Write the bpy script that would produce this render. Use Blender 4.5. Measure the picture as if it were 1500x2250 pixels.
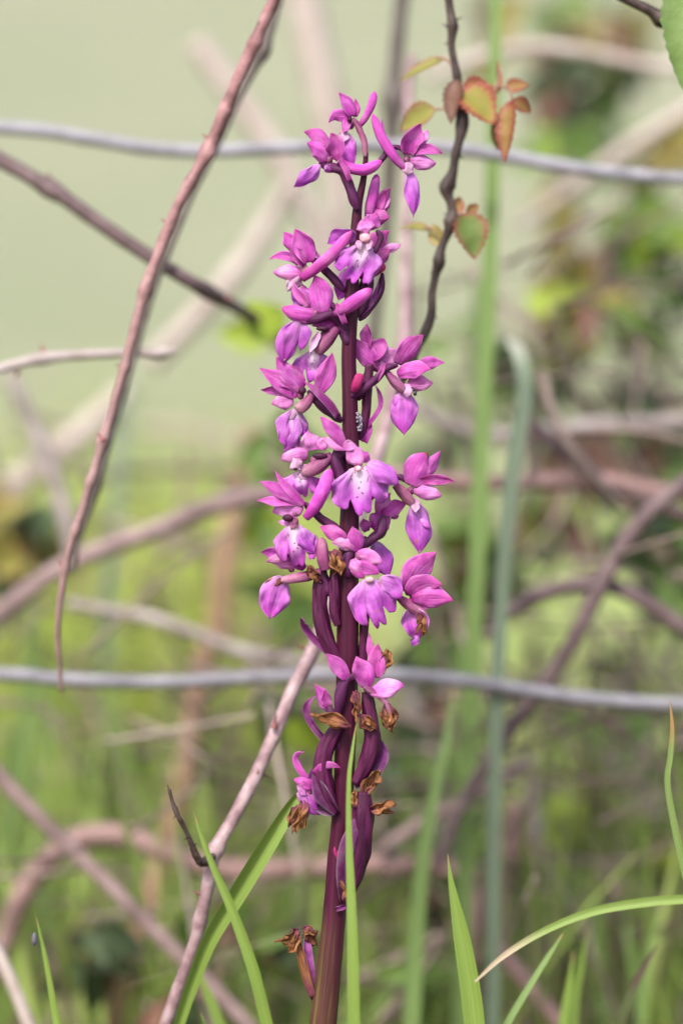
import bpy, math, random
from mathutils import Vector, noise

# ------------------------------------------------------------------ scene, camera, sky, sun, exposure
scene = bpy.context.scene
for o in list(bpy.data.objects): bpy.data.objects.remove(o)
COL = scene.collection

PITCH = math.radians(6.0)          # the camera looks slightly down
D = 0.625                          # metres from the lens to the orchid
S = 1.0e-4                         # metres per photograph pixel at the orchid
FW = Vector((0, math.cos(PITCH), -math.sin(PITCH)))
UP = Vector((0, math.sin(PITCH), math.cos(PITCH)))
RT = Vector((1, 0, 0))
CENTRE = Vector((0, 0, 0.175))
EYE = CENTRE - FW * D

cam_data = bpy.data.cameras.new('camera')
cam = bpy.data.objects.new('camera', cam_data); COL.objects.link(cam)
cam.location = EYE
cam.rotation_euler = (math.radians(90) - PITCH, 0, 0)
cam_data.sensor_fit = 'VERTICAL'; cam_data.sensor_height = 36; cam_data.sensor_width = 24
cam_data.lens = 100
cam_data.clip_start = 0.02; cam_data.clip_end = 3000
cam_data.dof.use_dof = True
cam_data.dof.focus_distance = D
cam_data.dof.aperture_fstop = 4.1
scene.camera = cam

SUN_EL, SUN_AZ = math.radians(52), math.radians(205)      # azimuth clockwise from north (+Y): behind the photographer, a little left
world = bpy.data.worlds.new('World'); scene.world = world; world.use_nodes = True
wn = world.node_tree.nodes; wl = world.node_tree.links
sky = wn.new('ShaderNodeTexSky'); sky.sky_type = 'NISHITA'; sky.sun_disc = False
sky.sun_elevation = SUN_EL; sky.sun_rotation = SUN_AZ
sky.dust_density = 4.0; sky.air_density = 1.0; sky.ozone_density = 0.6
bgn = wn['Background']; bgn.inputs['Strength'].default_value = 0.15
wl.new(sky.outputs[0], bgn.inputs[0])
sun_d = bpy.data.lights.new('sun', 'SUN'); sun_d.energy = 2.1; sun_d.angle = math.radians(12); sun_d.color = (1, 0.95, 0.88)
sun = bpy.data.objects.new('sun', sun_d); COL.objects.link(sun)
sd = Vector((math.sin(SUN_AZ) * math.cos(SUN_EL), math.cos(SUN_AZ) * math.cos(SUN_EL), math.sin(SUN_EL)))
sun.rotation_euler = (-sd).to_track_quat('-Z', 'Y').to_euler()
sun.location = (0, -3, 5)
vs = scene.view_settings
vs.view_transform = 'Standard'; vs.look = 'None'; vs.gamma = 1; vs.use_curve_mapping = False
vs.exposure = 1.18

# ------------------------------------------------------------------ helpers
RNG = random.Random(7)
def P(x, y, d=0.0):
    """photograph pixel x,y at d metres behind the orchid -> world point"""
    k = S / D
    return EYE + (D + d) * (FW + RT * ((x - 750) * k) + UP * ((1125 - y) * k))
def pxp(v):
    """orchid space: x, y in photo pixels, third in pixels (0.1 mm) behind the stem"""
    return P(v[0], v[1], v[2] * S)

def ground_z(x, y):
    t = max(0.0, y - 0.5)
    z = 0.135 * t * t / (t + 0.5)
    z += 0.012 * noise.noise(Vector((x * 2.1, y * 2.1, 3.0))) * min(1.0, max(0.15, y))
    return z

def origin_of(o):
    v = Vector((0, 0, 0))
    while o is not None:
        v = v + o.location; o = o.parent
    return v
def mesh_obj(name, verts, faces, mat, parent=None, uvs=None, smooth=True, loc=None, tint=None):
    """verts in world space -> one linked mesh object (child of parent)"""
    base = origin_of(parent) if parent else Vector((0, 0, 0))
    own = (loc - base) if loc is not None else Vector((0, 0, 0))
    off = base + own
    me = bpy.data.meshes.new(name)
    me.from_pydata([tuple(Vector(v) - off) for v in verts], [], faces)
    if smooth: me.polygons.foreach_set('use_smooth', [True] * len(me.polygons))
    if uvs:
        uvl = me.uv_layers.new(name='UVMap')
        vi = [0] * len(me.loops); me.loops.foreach_get('vertex_index', vi)
        flat = []
        for i in vi: flat += [uvs[i][0], uvs[i][1]]
        uvl.data.foreach_set('uv', flat)
    if tint:
        at = me.attributes.new('tint', 'FLOAT', 'POINT'); at.data.foreach_set('value', tint)
    if mat: me.materials.append(mat)
    o = bpy.data.objects.new(name, me); COL.objects.link(o)
    o.location = own
    if parent: o.parent = parent
    return o
def tag(o, label, cat, group=None, kind=None):
    if label: o['label'] = label
    if cat: o['category'] = cat
    if group: o['group'] = group
    if kind: o['kind'] = kind
    return o
def empty(name, loc):
    o = bpy.data.objects.new(name, None); COL.objects.link(o); o.location = loc; o.empty_display_size = 0.02
    return o

def spline(pts, n):
    """Catmull-Rom through pts (tuples of any length), n samples per span"""
    pts = [tuple(map(float, p)) for p in pts]
    if len(pts) == 2: ext = [pts[0], *pts, pts[1]]
    else:
        a = tuple(2 * pts[0][i] - pts[1][i] for i in range(len(pts[0])))
        b = tuple(2 * pts[-1][i] - pts[-2][i] for i in range(len(pts[0])))
        ext = [a, *pts, b]
    out = []
    for k in range(1, len(ext) - 2):
        p0, p1, p2, p3 = ext[k - 1:k + 3]
        for j in range(n):
            t = j / n
            out.append(tuple(0.5 * (2 * p1[i] + (p2[i] - p0[i]) * t + (2 * p0[i] - 5 * p1[i] + 4 * p2[i] - p3[i]) * t * t
                                    + (3 * p1[i] - p0[i] - 3 * p2[i] + p3[i]) * t ** 3) for i in range(len(p1))))
    out.append(pts[-1])
    return out

def tube_geo(path, radii, sides=10, ridge=0.0, nridge=3, twist=0.0, lump=0.0, lumpf=60.0, seed=0.0, cap=True):
    """path: world Vectors; returns verts, faces, uvs"""
    n = len(path)
    V, Fc, U = [], [], []
    ref = Vector((0.13, -1, 0.21)).normalized()
    prev = None
    for i in range(n):
        t = (path[min(i + 1, n - 1)] - path[max(i - 1, 0)])
        if t.length < 1e-9: t = Vector((0, 0, 1))
        t.normalize()
        if prev is None:
            a = ref - t * ref.dot(t)
            if a.length < 1e-3: a = Vector((1, 0, 0)) - t * t.x
        else: a = prev - t * prev.dot(t)
        a.normalize(); prev = a
        b = t.cross(a)
        for k in range(sides):
            ang = 2 * math.pi * k / sides
            r = radii[i] * (1 + ridge * math.cos(nridge * (ang + twist * i / n)))
            if lump: r *= 1 + lump * noise.noise(path[i] * lumpf + Vector((math.cos(ang), math.sin(ang), seed)) * 0.7)
            V.append(path[i] + (a * math.cos(ang) + b * math.sin(ang)) * r)
            U.append((k / sides, i / (n - 1)))
    for i in range(n - 1):
        for k in range(sides):
            Fc.append((i * sides + k, i * sides + (k + 1) % sides, (i + 1) * sides + (k + 1) % sides, (i + 1) * sides + k))
    if cap:
        V.append(path[0]); U.append((0.5, 0)); c0 = len(V) - 1
        V.append(path[-1]); U.append((0.5, 1)); c1 = len(V) - 1
        for k in range(sides):
            Fc.append((c0, (k + 1) % sides, k)); e = (n - 1) * sides
            Fc.append((c1, e + k, e + (k + 1) % sides))
    return V, Fc, U

# ------------------------------------------------------------------ materials
def new_mat(name):
    m = bpy.data.materials.new(name); m.use_nodes = True
    nt = m.node_tree
    for n in list(nt.nodes): nt.nodes.remove(n)
    return m, nt, nt.nodes, nt.links
def N(nodes, kind, **kw):
    n = nodes.new(kind)
    for k, v in kw.items():
        if hasattr(n, k) and k not in ('inputs',): setattr(n, k, v)
    return n
def ramp(nodes, stops):
    r = nodes.new('ShaderNodeValToRGB'); cr = r.color_ramp
    while len(cr.elements) < len(stops): cr.elements.new(0.5)
    for e, (p, c) in zip(cr.elements, stops):
        e.position = p; e.color = (*c, 1) if len(c) == 3 else c
    return r
def surface(nt, col, rough=0.5, spec=0.35, translucent=0.0, bump=None, bump_strength=0.2, bump_dist=0.0004, sheen=0.0, coat=0.0):
    nodes, links = nt.nodes, nt.links
    out = nodes.new('ShaderNodeOutputMaterial')
    p = nodes.new('ShaderNodeBsdfPrincipled')
    p.inputs['Roughness'].default_value = rough
    p.inputs['Specular IOR Level'].default_value = spec
    if sheen: p.inputs['Sheen Weight'].default_value = sheen
    links.new(col, p.inputs['Base Color'])
    if bump is not None:
        b = nodes.new('ShaderNodeBump'); b.inputs['Strength'].default_value = bump_strength; b.inputs['Distance'].default_value = bump_dist
        links.new(bump, b.inputs['Height']); links.new(b.outputs[0], p.inputs['Normal'])
    if translucent > 0:
        tr = nodes.new('ShaderNodeBsdfTranslucent'); links.new(col, tr.inputs['Color'])
        mx = nodes.new('ShaderNodeMixShader'); mx.inputs[0].default_value = translucent
        links.new(p.outputs[0], mx.inputs[1]); links.new(tr.outputs[0], mx.inputs[2]); links.new(mx.outputs[0], out.inputs[0])
    else: links.new(p.outputs[0], out.inputs[0])
def mixc(nt, a, b, f, blend='MIX'):
    m = nt.nodes.new('ShaderNodeMix'); m.data_type = 'RGBA'; m.blend_type = blend
    for sock, v in ((m.inputs[6], a), (m.inputs[7], b), (m.inputs[0], f)):
        if hasattr(v, 'is_linked') or hasattr(v, 'links'): nt.links.new(v, sock)
        elif isinstance(v, tuple): sock.default_value = (*v, 1)
        else: sock.default_value = v
    return m.outputs[2]
def uv_scaled(nt, sx, sy):
    uv = nt.nodes.new('ShaderNodeUVMap')
    mp = nt.nodes.new('ShaderNodeMapping'); mp.inputs['Scale'].default_value = (sx, sy, 1)
    nt.links.new(uv.outputs[0], mp.inputs[0])
    return mp.outputs[0]
def noise_tex(nt, vec, scale, detail=3, rough=0.55):
    n = nt.nodes.new('ShaderNodeTexNoise'); n.inputs['Scale'].default_value = scale; n.inputs['Detail'].default_value = detail
    n.inputs['Roughness'].default_value = rough
    if vec is not None: nt.links.new(vec, n.inputs['Vector'])
    return n.outputs['Fac']
def objvec(nt):
    return nt.nodes.new('ShaderNodeTexCoord').outputs['Object']
def rand_value(nt, col, lo, hi, hue=0.0):
    oi = nt.nodes.new('ShaderNodeObjectInfo')
    mr = nt.nodes.new('ShaderNodeMapRange'); mr.inputs[3].default_value = lo; mr.inputs[4].default_value = hi
    nt.links.new(oi.outputs['Random'], mr.inputs[0])
    h = nt.nodes.new('ShaderNodeHueSaturation')
    nt.links.new(mr.outputs[0], h.inputs['Value']); nt.links.new(col, h.inputs['Color'])
    if hue:
        m2 = nt.nodes.new('ShaderNodeMapRange'); m2.inputs[3].default_value = 0.5 - hue; m2.inputs[4].default_value = 0.5 + hue
        fr = nt.nodes.new('ShaderNodeMath'); fr.operation = 'FRACT'
        mu = nt.nodes.new('ShaderNodeMath'); mu.operation = 'MULTIPLY'; mu.inputs[1].default_value = 7.31
        nt.links.new(oi.outputs['Random'], mu.inputs[0]); nt.links.new(mu.outputs[0], fr.inputs[0])
        nt.links.new(fr.outputs[0], m2.inputs[0]); nt.links.new(m2.outputs[0], h.inputs['Hue'])
    return h.outputs[0]

def petal_material(name, stops, vein_col, vein=0.35, trans=0.35, spots=False, tear=0.0, tip_brown=False, rim=0.26, cloud=0.24, dcloud=0.7):
    m, nt, nodes, links = new_mat(name)
    uv = nodes.new('ShaderNodeUVMap'); sep = nodes.new('ShaderNodeSeparateXYZ'); links.new(uv.outputs[0], sep.inputs[0])
    # along the petal with a wavering edge
    wob = noise_tex(nt, uv_scaled(nt, 3, 3), 1.6, 2)
    ad = nodes.new('ShaderNodeMath'); ad.operation = 'MULTIPLY_ADD'; ad.inputs[1].default_value = 0.30; links.new(wob, ad.inputs[0]); links.new(sep.outputs[1], ad.inputs[2])
    sb = nodes.new('ShaderNodeMath'); sb.operation = 'SUBTRACT'; sb.inputs[1].default_value = 0.15; links.new(ad.outputs[0], sb.inputs[0])
    r = ramp(nodes, stops); links.new(sb.outputs[0], r.inputs[0])
    col = r.outputs[0]
    v = noise_tex(nt, uv_scaled(nt, 13, 1.3), 1.0, 3)
    vr = ramp(nodes, [(0.42, (0, 0, 0)), (0.62, (1, 1, 1))]); links.new(v, vr.inputs[0])
    vm = nodes.new('ShaderNodeMath'); vm.operation = 'MULTIPLY'; vm.inputs[1].default_value = vein; links.new(vr.outputs[0], vm.inputs[0])
    col = mixc(nt, col, vein_col, vm.outputs[0])
    # paler margins and cloudy pale patches in the pigment
    ru = nodes.new('ShaderNodeMath'); ru.operation = 'SUBTRACT'; ru.inputs[1].default_value = 0.5; links.new(sep.outputs[0], ru.inputs[0])
    ra = nodes.new('ShaderNodeMath'); ra.operation = 'ABSOLUTE'; links.new(ru.outputs[0], ra.inputs[0])
    rr = ramp(nodes, [(0.36, (0, 0, 0)), (0.50, (rim, rim, rim))]); links.new(ra.outputs[0], rr.inputs[0])
    col = mixc(nt, col, tuple(min(0.86, c * 0.55 + 0.42) for c in stops[len(stops) // 2][1]), rr.outputs[0])
    cl = noise_tex(nt, objvec(nt), 330, 3)
    cr_ = ramp(nodes, [(0.46, (0, 0, 0)), (0.70, (cloud, cloud, cloud))]); links.new(cl, cr_.inputs[0])
    col = mixc(nt, col, tuple(min(0.84, c * 0.6 + 0.36) for c in stops[len(stops) // 2][1]), cr_.outputs[0])
    dk = ramp(nodes, [(0.30, (dcloud, dcloud, dcloud)), (0.48, (0, 0, 0))]); links.new(noise_tex(nt, objvec(nt), 260, 3), dk.inputs[0])
    col = mixc(nt, col, vein_col, dk.outputs[0])
    if spots:
        # white centre stripe with dark purple dots near the throat
        u = nodes.new('ShaderNodeMath'); u.operation = 'SUBTRACT'; u.inputs[1].default_value = 0.5; links.new(sep.outputs[0], u.inputs[0])
        ab = nodes.new('ShaderNodeMath'); ab.operation = 'ABSOLUTE'; links.new(u.outputs[0], ab.inputs[0])
        wd = nodes.new('ShaderNodeMath'); wd.operation = 'MULTIPLY_ADD'; wd.inputs[1].default_value = 0.55; links.new(sep.outputs[1], wd.inputs[0]); links.new(ab.outputs[0], wd.inputs[2])
        wr = ramp(nodes, [(0.16, (1, 1, 1)), (0.46, (0, 0, 0))]); links.new(wd.outputs[0], wr.inputs[0])
        col = mixc(nt, col, (0.78, 0.66, 0.75), wr.outputs[0])
        vo = nodes.new('ShaderNodeTexVoronoi'); vo.inputs['Scale'].default_value = 1.0; links.new(uv_scaled(nt, 9, 9), vo.inputs['Vector'])
        sr = ramp(nodes, [(0.17, (1, 1, 1)), (0.24, (0, 0, 0))]); links.new(vo.outputs['Distance'], sr.inputs[0])
        lim = ramp(nodes, [(0.16, (0, 0, 0)), (0.22, (1, 1, 1)), (0.42, (1, 1, 1)), (0.5, (0, 0, 0))]); links.new(wd.outputs[0], lim.inputs[0])
        mu = nodes.new('ShaderNodeMath'); mu.operation = 'MULTIPLY'; links.new(sr.outputs[0], mu.inputs[0]); links.new(lim.outputs[0], mu.inputs[1])
        col = mixc(nt, col, (0.16, 0.015, 0.14), mu.outputs[0])
    if tear:
        tn = noise_tex(nt, objvec(nt), 420, 2)
        tr_ = ramp(nodes, [(0.70, (0, 0, 0)), (0.74, (1, 1, 1))]); links.new(tn, tr_.inputs[0])
        tm = nodes.new('ShaderNodeMath'); tm.operation = 'MULTIPLY'; tm.inputs[1].default_value = tear; links.new(tr_.outputs[0], tm.inputs[0])
        col = mixc(nt, col, (0.42, 0.15, 0.05), tm.outputs[0])
    if tip_brown:
        bn = noise_tex(nt, objvec(nt), 260, 3)
        b1 = nodes.new('ShaderNodeMath'); b1.operation = 'MULTIPLY_ADD'; b1.inputs[1].default_value = 0.9; links.new(bn, b1.inputs[0]); links.new(sep.outputs[1], b1.inputs[2])
        br = ramp(nodes, [(0.0, (0, 0, 0)), (0.9, (0, 0, 0)), (1.0, (1, 1, 1))])
        b2 = nodes.new('ShaderNodeMath'); b2.operation = 'SUBTRACT'; b2.inputs[1].default_value = 0.36; links.new(b1.outputs[0], b2.inputs[0])
        links.new(b2.outputs[0], br.inputs[0])
        col = mixc(nt, col, (0.28, 0.10, 0.03), br.outputs[0])
    col = rand_value(nt, col, 0.94, 1.20, 0.012)
    fine = noise_tex(nt, objvec(nt), 2600, 2)
    bs = nodes.new('ShaderNodeMath'); bs.operation = 'MULTIPLY_ADD'; bs.inputs[1].default_value = 0.35; links.new(fine, bs.inputs[0]); links.new(v, bs.inputs[2])
    surface(nt, col, rough=0.52, spec=0.2, translucent=min(0.55, trans * 1.25), bump=bs.outputs[0], bump_strength=0.55, bump_dist=0.0005)
    return m
PINK_D, PINK, PINK_L, PINK_T = (0.30, 0.025, 0.20), (0.56, 0.095, 0.44), (0.72, 0.22, 0.60), (0.60, 0.11, 0.42)
M = {}
M['sepal'] = petal_material('petal_magenta', [(0.0, (0.30, 0.022, 0.22)), (0.28, (0.54, 0.090, 0.44)), (0.6, (0.62, 0.15, 0.53)), (1.0, (0.58, 0.085, 0.40))], (0.32, 0.022, 0.24), 0.45, 0.40)
M['pale'] = petal_material('petal_pale', [(0.0, (0.46, 0.10, 0.37)), (0.35, (0.66, 0.24, 0.57)), (0.75, (0.74, 0.38, 0.66)), (1.0, (0.58, 0.11, 0.42))], (0.46, 0.06, 0.37), 0.40, 0.36)
M['lip'] = petal_material('lip_violet', [(0.0, (0.66, 0.36, 0.64)), (0.3, (0.60, 0.21, 0.60)), (0.65, (0.56, 0.145, 0.57)), (1.0, (0.49, 0.065, 0.46))], (0.36, 0.045, 0.42), 0.40, 0.40, spots=True)
M['lipside'] = petal_material('lip_side_violet', [(0.0, (0.70, 0.42, 0.68)), (0.22, (0.60, 0.22, 0.60)), (0.6, (0.55, 0.125, 0.56)), (1.0, (0.48, 0.06, 0.45))], (0.35, 0.04, 0.42), 0.40, 0.40)
M['liptorn'] = petal_material('lip_violet_torn', [(0.0, (0.60, 0.35, 0.58)), (0.3, (0.54, 0.17, 0.55)), (0.65, (0.50, 0.105, 0.52)), (1.0, (0.44, 0.05, 0.41))], (0.26, 0.03, 0.30), 0.45, 0.36, tear=0.9)
M['torn'] = petal_material('petal_torn', [(0.0, (0.36, 0.03, 0.26)), (0.3, (0.56, 0.10, 0.44)), (0.7, (0.62, 0.14, 0.50)), (1.0, (0.56, 0.10, 0.36))], (0.38, 0.035, 0.28), 0.42, 0.36, tip_brown=True)
M['spur'] = petal_material('spur_magenta', [(0.0, (0.26, 0.025, 0.18)), (0.35, (0.46, 0.060, 0.35)), (0.8, (0.55, 0.10, 0.44)), (1.0, (0.50, 0.055, 0.31))], (0.34, 0.028, 0.25), 0.4, 0.12, rim=0.0, cloud=0.2)
M['redspur'] = petal_material('spur_crimson', [(0.0, (0.13, 0.006, 0.05)), (0.4, (0.22, 0.009, 0.08)), (1.0, (0.28, 0.018, 0.11))], (0.30, 0.012, 0.13), 0.3, 0.05, rim=0.0, cloud=0.06)
M['body'] = petal_material('spur_dusky', [(0.0, (0.15, 0.018, 0.095)), (0.5, (0.25, 0.060, 0.155)), (1.0, (0.36, 0.17, 0.235))], (0.13, 0.025, 0.075), 0.45, 0.06, rim=0.0, cloud=0.15)

def wilt_material(name, a, b, c, base):
    m, nt, nodes, links = new_mat(name)
    uv = nodes.new('ShaderNodeUVMap'); sep = nodes.new('ShaderNodeSeparateXYZ'); links.new(uv.outputs[0], sep.inputs[0])
    f = noise_tex(nt, uv_scaled(nt, 9, 2.5), 1.0, 4)
    r = ramp(nodes, [(0.28, a), (0.5, b), (0.72, c)]); links.new(f, r.inputs[0])
    ad = nodes.new('ShaderNodeMath'); ad.operation = 'MULTIPLY_ADD'; ad.inputs[1].default_value = 0.5; links.new(noise_tex(nt, objvec(nt), 500, 3), ad.inputs[0]); links.new(sep.outputs[1], ad.inputs[2])
    k = ramp(nodes, [(0.30, (1, 1, 1)), (0.62, (0, 0, 0))]); links.new(ad.outputs[0], k.inputs[0])
    surface(nt, mixc(nt, r.outputs[0], base, k.outputs[0]), 0.62, 0.25, 0.22, f, 0.9, 0.0006)
    return m
def simple(name, c1, c2, scale, rough=0.5, spec=0.35, trans=0.0, bump=0.3, dist=0.0003, c3=None, stretch=None):
    m, nt, nodes, links = new_mat(name)
    vec = uv_scaled(nt, *stretch) if stretch else objvec(nt)
    f = noise_tex(nt, vec, scale, 4)
    st = [(0.32, c1), (0.66, c2)] if c3 is None else [(0.28, c1), (0.5, c2), (0.72, c3)]
    r = ramp(nodes, st); links.new(f, r.inputs[0])
    surface(nt, rand_value(nt, r.outputs[0], 0.88, 1.12), rough, spec, trans, f, bump, dist)
    return m
M['ovary'] = simple('ovary_purple', (0.030, 0.004, 0.022), (0.095, 0.014, 0.078), 1.0, 0.48, 0.22, 0.0, 0.5, 0.0003, stretch=(9, 2.5))
M['capsule'] = simple('capsule_purple', (0.030, 0.003, 0.016), (0.085, 0.009, 0.052), 1.0, 0.5, 0.2, 0.0, 0.6, 0.0004, stretch=(9, 5))
M['bract'] = petal_material('bract_purple', [(0.0, (0.12, 0.014, 0.09)), (0.5, (0.22, 0.03, 0.19)), (1.0, (0.42, 0.08, 0.34))], (0.09, 0.010, 0.07), 0.5, 0.2, rim=0.3, cloud=0.15)
M['bractdark'] = petal_material('bract_dark_purple', [(0.0, (0.06, 0.008, 0.045)), (0.5, (0.10, 0.014, 0.085)), (1.0, (0.16, 0.025, 0.14))], (0.035, 0.005, 0.03), 0.6, 0.1, rim=0.2, cloud=0.1)
M['throat'] = simple('throat_dusky', (0.07, 0.010, 0.045), (0.22, 0.06, 0.13), 900, 0.5, 0.3)
M['cup'] = simple('throat_pink', (0.36, 0.13, 0.20), (0.60, 0.36, 0.40), 600, 0.5, 0.3)
M['mouth_shade'] = simple('throat_shade', (0.02, 0.003, 0.015), (0.05, 0.006, 0.03), 900, 0.6, 0.2)  # near-black colour painted for the shade inside flower openings
M['white'] = petal_material('lip_throat_white', [(0, (0.52, 0.26, 0.44)), (1, (0.66, 0.44, 0.60))], (0.45, 0.2, 0.4), 0.35, 0.3, rim=0.1, cloud=0.2, dcloud=0.3)
M['wilt'] = wilt_material('withered_brown', (0.085, 0.03, 0.012), (0.24, 0.095, 0.035), (0.42, 0.22, 0.10), (0.16, 0.035, 0.07))
M['wiltdark'] = wilt_material('withered_dark', (0.05, 0.014, 0.012), (0.14, 0.045, 0.028), (0.28, 0.13, 0.06), (0.11, 0.018, 0.06))
M['froth'] = simple('froth_white', (0.26, 0.22, 0.30), (0.42, 0.38, 0.46), 1500, 0.2, 0.5, 0.35, 0.6, 0.0004)
M['seed'] = simple('seed_grey', (0.05, 0.045, 0.06), (0.13, 0.12, 0.15), 700, 0.5, 0.3)
M['insect'] = simple('insect_black', (0.012, 0.011, 0.010), (0.03, 0.028, 0.03), 900, 0.35, 0.5)

def stem_material():
    m, nt, nodes, links = new_mat('orchid_stem')
    uv = nodes.new('ShaderNodeUVMap'); sep = nodes.new('ShaderNodeSeparateXYZ'); links.new(uv.outputs[0], sep.inputs[0])
    st = noise_tex(nt, uv_scaled(nt, 9, 14), 1.0, 4)
    r = ramp(nodes, [(0.3, (0.028, 0.002, 0.012)), (0.7, (0.060, 0.005, 0.025))]); links.new(st, r.inputs[0])
    g = ramp(nodes, [(0.28, (0.040, 0.007, 0.014)), (0.52, (0.075, 0.035, 0.020)), (0.72, (0.17, 0.16, 0.03))]); links.new(noise_tex(nt, uv_scaled(nt, 12, 7), 1.0, 3), g.inputs[0])
    a = nodes.new('ShaderNodeMath'); a.operation = 'MULTIPLY_ADD'; a.inputs[1].default_value = 0.12
    links.new(noise_tex(nt, uv_scaled(nt, 6, 10), 1.0, 2), a.inputs[0]); links.new(sep.outputs[1], a.inputs[2])
    k = ramp(nodes, [(0.17, (1, 1, 1)), (0.31, (0, 0, 0))]); links.new(a.outputs[0], k.inputs[0])
    col = mixc(nt, r.outputs[0], g.outputs[0], k.outputs[0])
    surface(nt, col, 0.5, 0.2, 0.0, st, 0.5, 0.0004)
    return m
M['stem'] = stem_material()

def cane_material(name, dark, mid, light, scale=170, rough=0.6, streak=0.5, fade=None):
    m, nt, nodes, links = new_mat(name)
    f = noise_tex(nt, objvec(nt), scale, 5, 0.6)
    r = ramp(nodes, [(0.30, dark), (0.5, mid), (0.70, light)]); links.new(f, r.inputs[0])
    s = noise_tex(nt, uv_scaled(nt, 10, 40), 1.0, 3)
    sr = ramp(nodes, [(0.55, (0, 0, 0)), (0.70, (1, 1, 1))]); links.new(s, sr.inputs[0])
    sm = nodes.new('ShaderNodeMath'); sm.operation = 'MULTIPLY'; sm.inputs[1].default_value = streak; links.new(sr.outputs[0], sm.inputs[0])
    col = mixc(nt, r.outputs[0], dark, sm.outputs[0])
    if fade:        # the bark turns greyer towards the far end of the cane
        uv = nodes.new('ShaderNodeUVMap'); sep = nodes.new('ShaderNodeSeparateXYZ'); links.new(uv.outputs[0], sep.inputs[0])
        fr = ramp(nodes, [(fade[1], (0, 0, 0)), (fade[2], (0.85, 0.85, 0.85))]); links.new(sep.outputs[1], fr.inputs[0])
        g = mixc(nt, fade[0], tuple(min(1, c * 2.2) for c in fade[0]), f)
        col = mixc(nt, col, g, fr.outputs[0])
    surface(nt, col, rough, 0.3, 0.0, f, 0.5, 0.0006)
    return m
M['cane_pink'] = cane_material('cane_pink_grey', (0.12, 0.065, 0.075), (0.25, 0.165, 0.175), (0.38, 0.29, 0.30), 220, 0.55, 0.45)
M['cane_red'] = cane_material('cane_red', (0.09, 0.042, 0.042), (0.26, 0.13, 0.13), (0.38, 0.235, 0.235), 190, 0.5, 0.4, ((0.14, 0.09, 0.085), 0.25, 0.75))
M['cane_brown'] = cane_material('cane_purple_brown', (0.060, 0.038, 0.040), (0.105, 0.070, 0.072), (0.17, 0.125, 0.125))
M['cane_dark'] = cane_material('twig_dark', (0.014, 0.008, 0.007), (0.034, 0.021, 0.018), (0.075, 0.052, 0.044), 300)
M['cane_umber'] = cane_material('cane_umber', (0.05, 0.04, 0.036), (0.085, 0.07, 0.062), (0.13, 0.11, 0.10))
M['cane_pale'] = cane_material('stem_pale', (0.24, 0.19, 0.165), (0.35, 0.295, 0.265), (0.43, 0.38, 0.345), 90)
M['cane_grey'] = cane_material('cane_grey', (0.16, 0.13, 0.125), (0.26, 0.22, 0.21), (0.36, 0.32, 0.31), 120)
M['cane_mauve'] = cane_material('cane_mauve', (0.12, 0.08, 0.078), (0.20, 0.14, 0.135), (0.28, 0.21, 0.20), 110)
M['cane_rose'] = cane_material('cane_rose', (0.15, 0.088, 0.08), (0.24, 0.15, 0.138), (0.31, 0.21, 0.195), 90)
M['cane_rust'] = cane_material('cane_rust', (0.18, 0.10, 0.06), (0.27, 0.165, 0.115), (0.33, 0.23, 0.17), 90)
M['thorn'] = simple('thorn_red', (0.10, 0.03, 0.03), (0.22, 0.07, 0.07), 300, 0.5, 0.3)
M['wire'] = simple('wire_galvanised', (0.11, 0.108, 0.127), (0.18, 0.177, 0.20), 160, 0.5, 0.5, 0, 0.4, 0.0003, c3=(0.23, 0.225, 0.255))
M['post'] = cane_material('post_wood', (0.12, 0.10, 0.08), (0.22, 0.19, 0.16), (0.30, 0.27, 0.24), 40)

def blade_material(name, edge, mid, tip, tip_start=0.8, base=None):
    m, nt, nodes, links = new_mat(name)
    uv = nodes.new('ShaderNodeUVMap'); sep = nodes.new('ShaderNodeSeparateXYZ'); links.new(uv.outputs[0], sep.inputs[0])
    w = noise_tex(nt, uv_scaled(nt, 16, 1.2), 1.0, 3)
    r = ramp(nodes, [(0.3, edge), (0.7, mid)]); links.new(w, r.inputs[0])
    a = nodes.new('ShaderNodeMath'); a.operation = 'MULTIPLY_ADD'; a.inputs[1].default_value = 0.10
    links.new(noise_tex(nt, uv_scaled(nt, 4, 18), 1.0, 3), a.inputs[0]); links.new(sep.outputs[1], a.inputs[2])
    t = ramp(nodes, [(min(0.99, tip_start), (0, 0, 0)), (min(1.0, tip_start + 0.1), (1, 1, 1))]); links.new(a.outputs[0], t.inputs[0])
    col = mixc(nt, r.outputs[0], tip, t.outputs[0])
    surface(nt, col, 0.42, 0.4, 0.40, w, 0.4, 0.0003)
    return m
M['blade'] = blade_material('grass_green', (0.175, 0.275, 0.045), (0.26, 0.37, 0.085), (0.34, 0.26, 0.10), 0.97)
M['blade_dry'] = blade_material('grass_green_dry_tip', (0.18, 0.27, 0.05), (0.25, 0.35, 0.09), (0.46, 0.38, 0.26), 0.83)
M['blade_orange'] = blade_material('grass_green_orange_tip', (0.17, 0.26, 0.07), (0.24, 0.33, 0.11), (0.36, 0.23, 0.09), 0.80)
M['blade_olive'] = blade_material('grass_olive', (0.07, 0.09, 0.03), (0.10, 0.12, 0.045), (0.09, 0.06, 0.04), 0.6)
M['blade_far'] = blade_material('grass_soft', (0.17, 0.27, 0.075), (0.24, 0.35, 0.12), (0.34, 0.30, 0.14), 0.98)
M['blade_blue'] = blade_material('grass_bluish', (0.17, 0.23, 0.15), (0.24, 0.31, 0.22), (0.40, 0.43, 0.36), 0.82)

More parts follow.
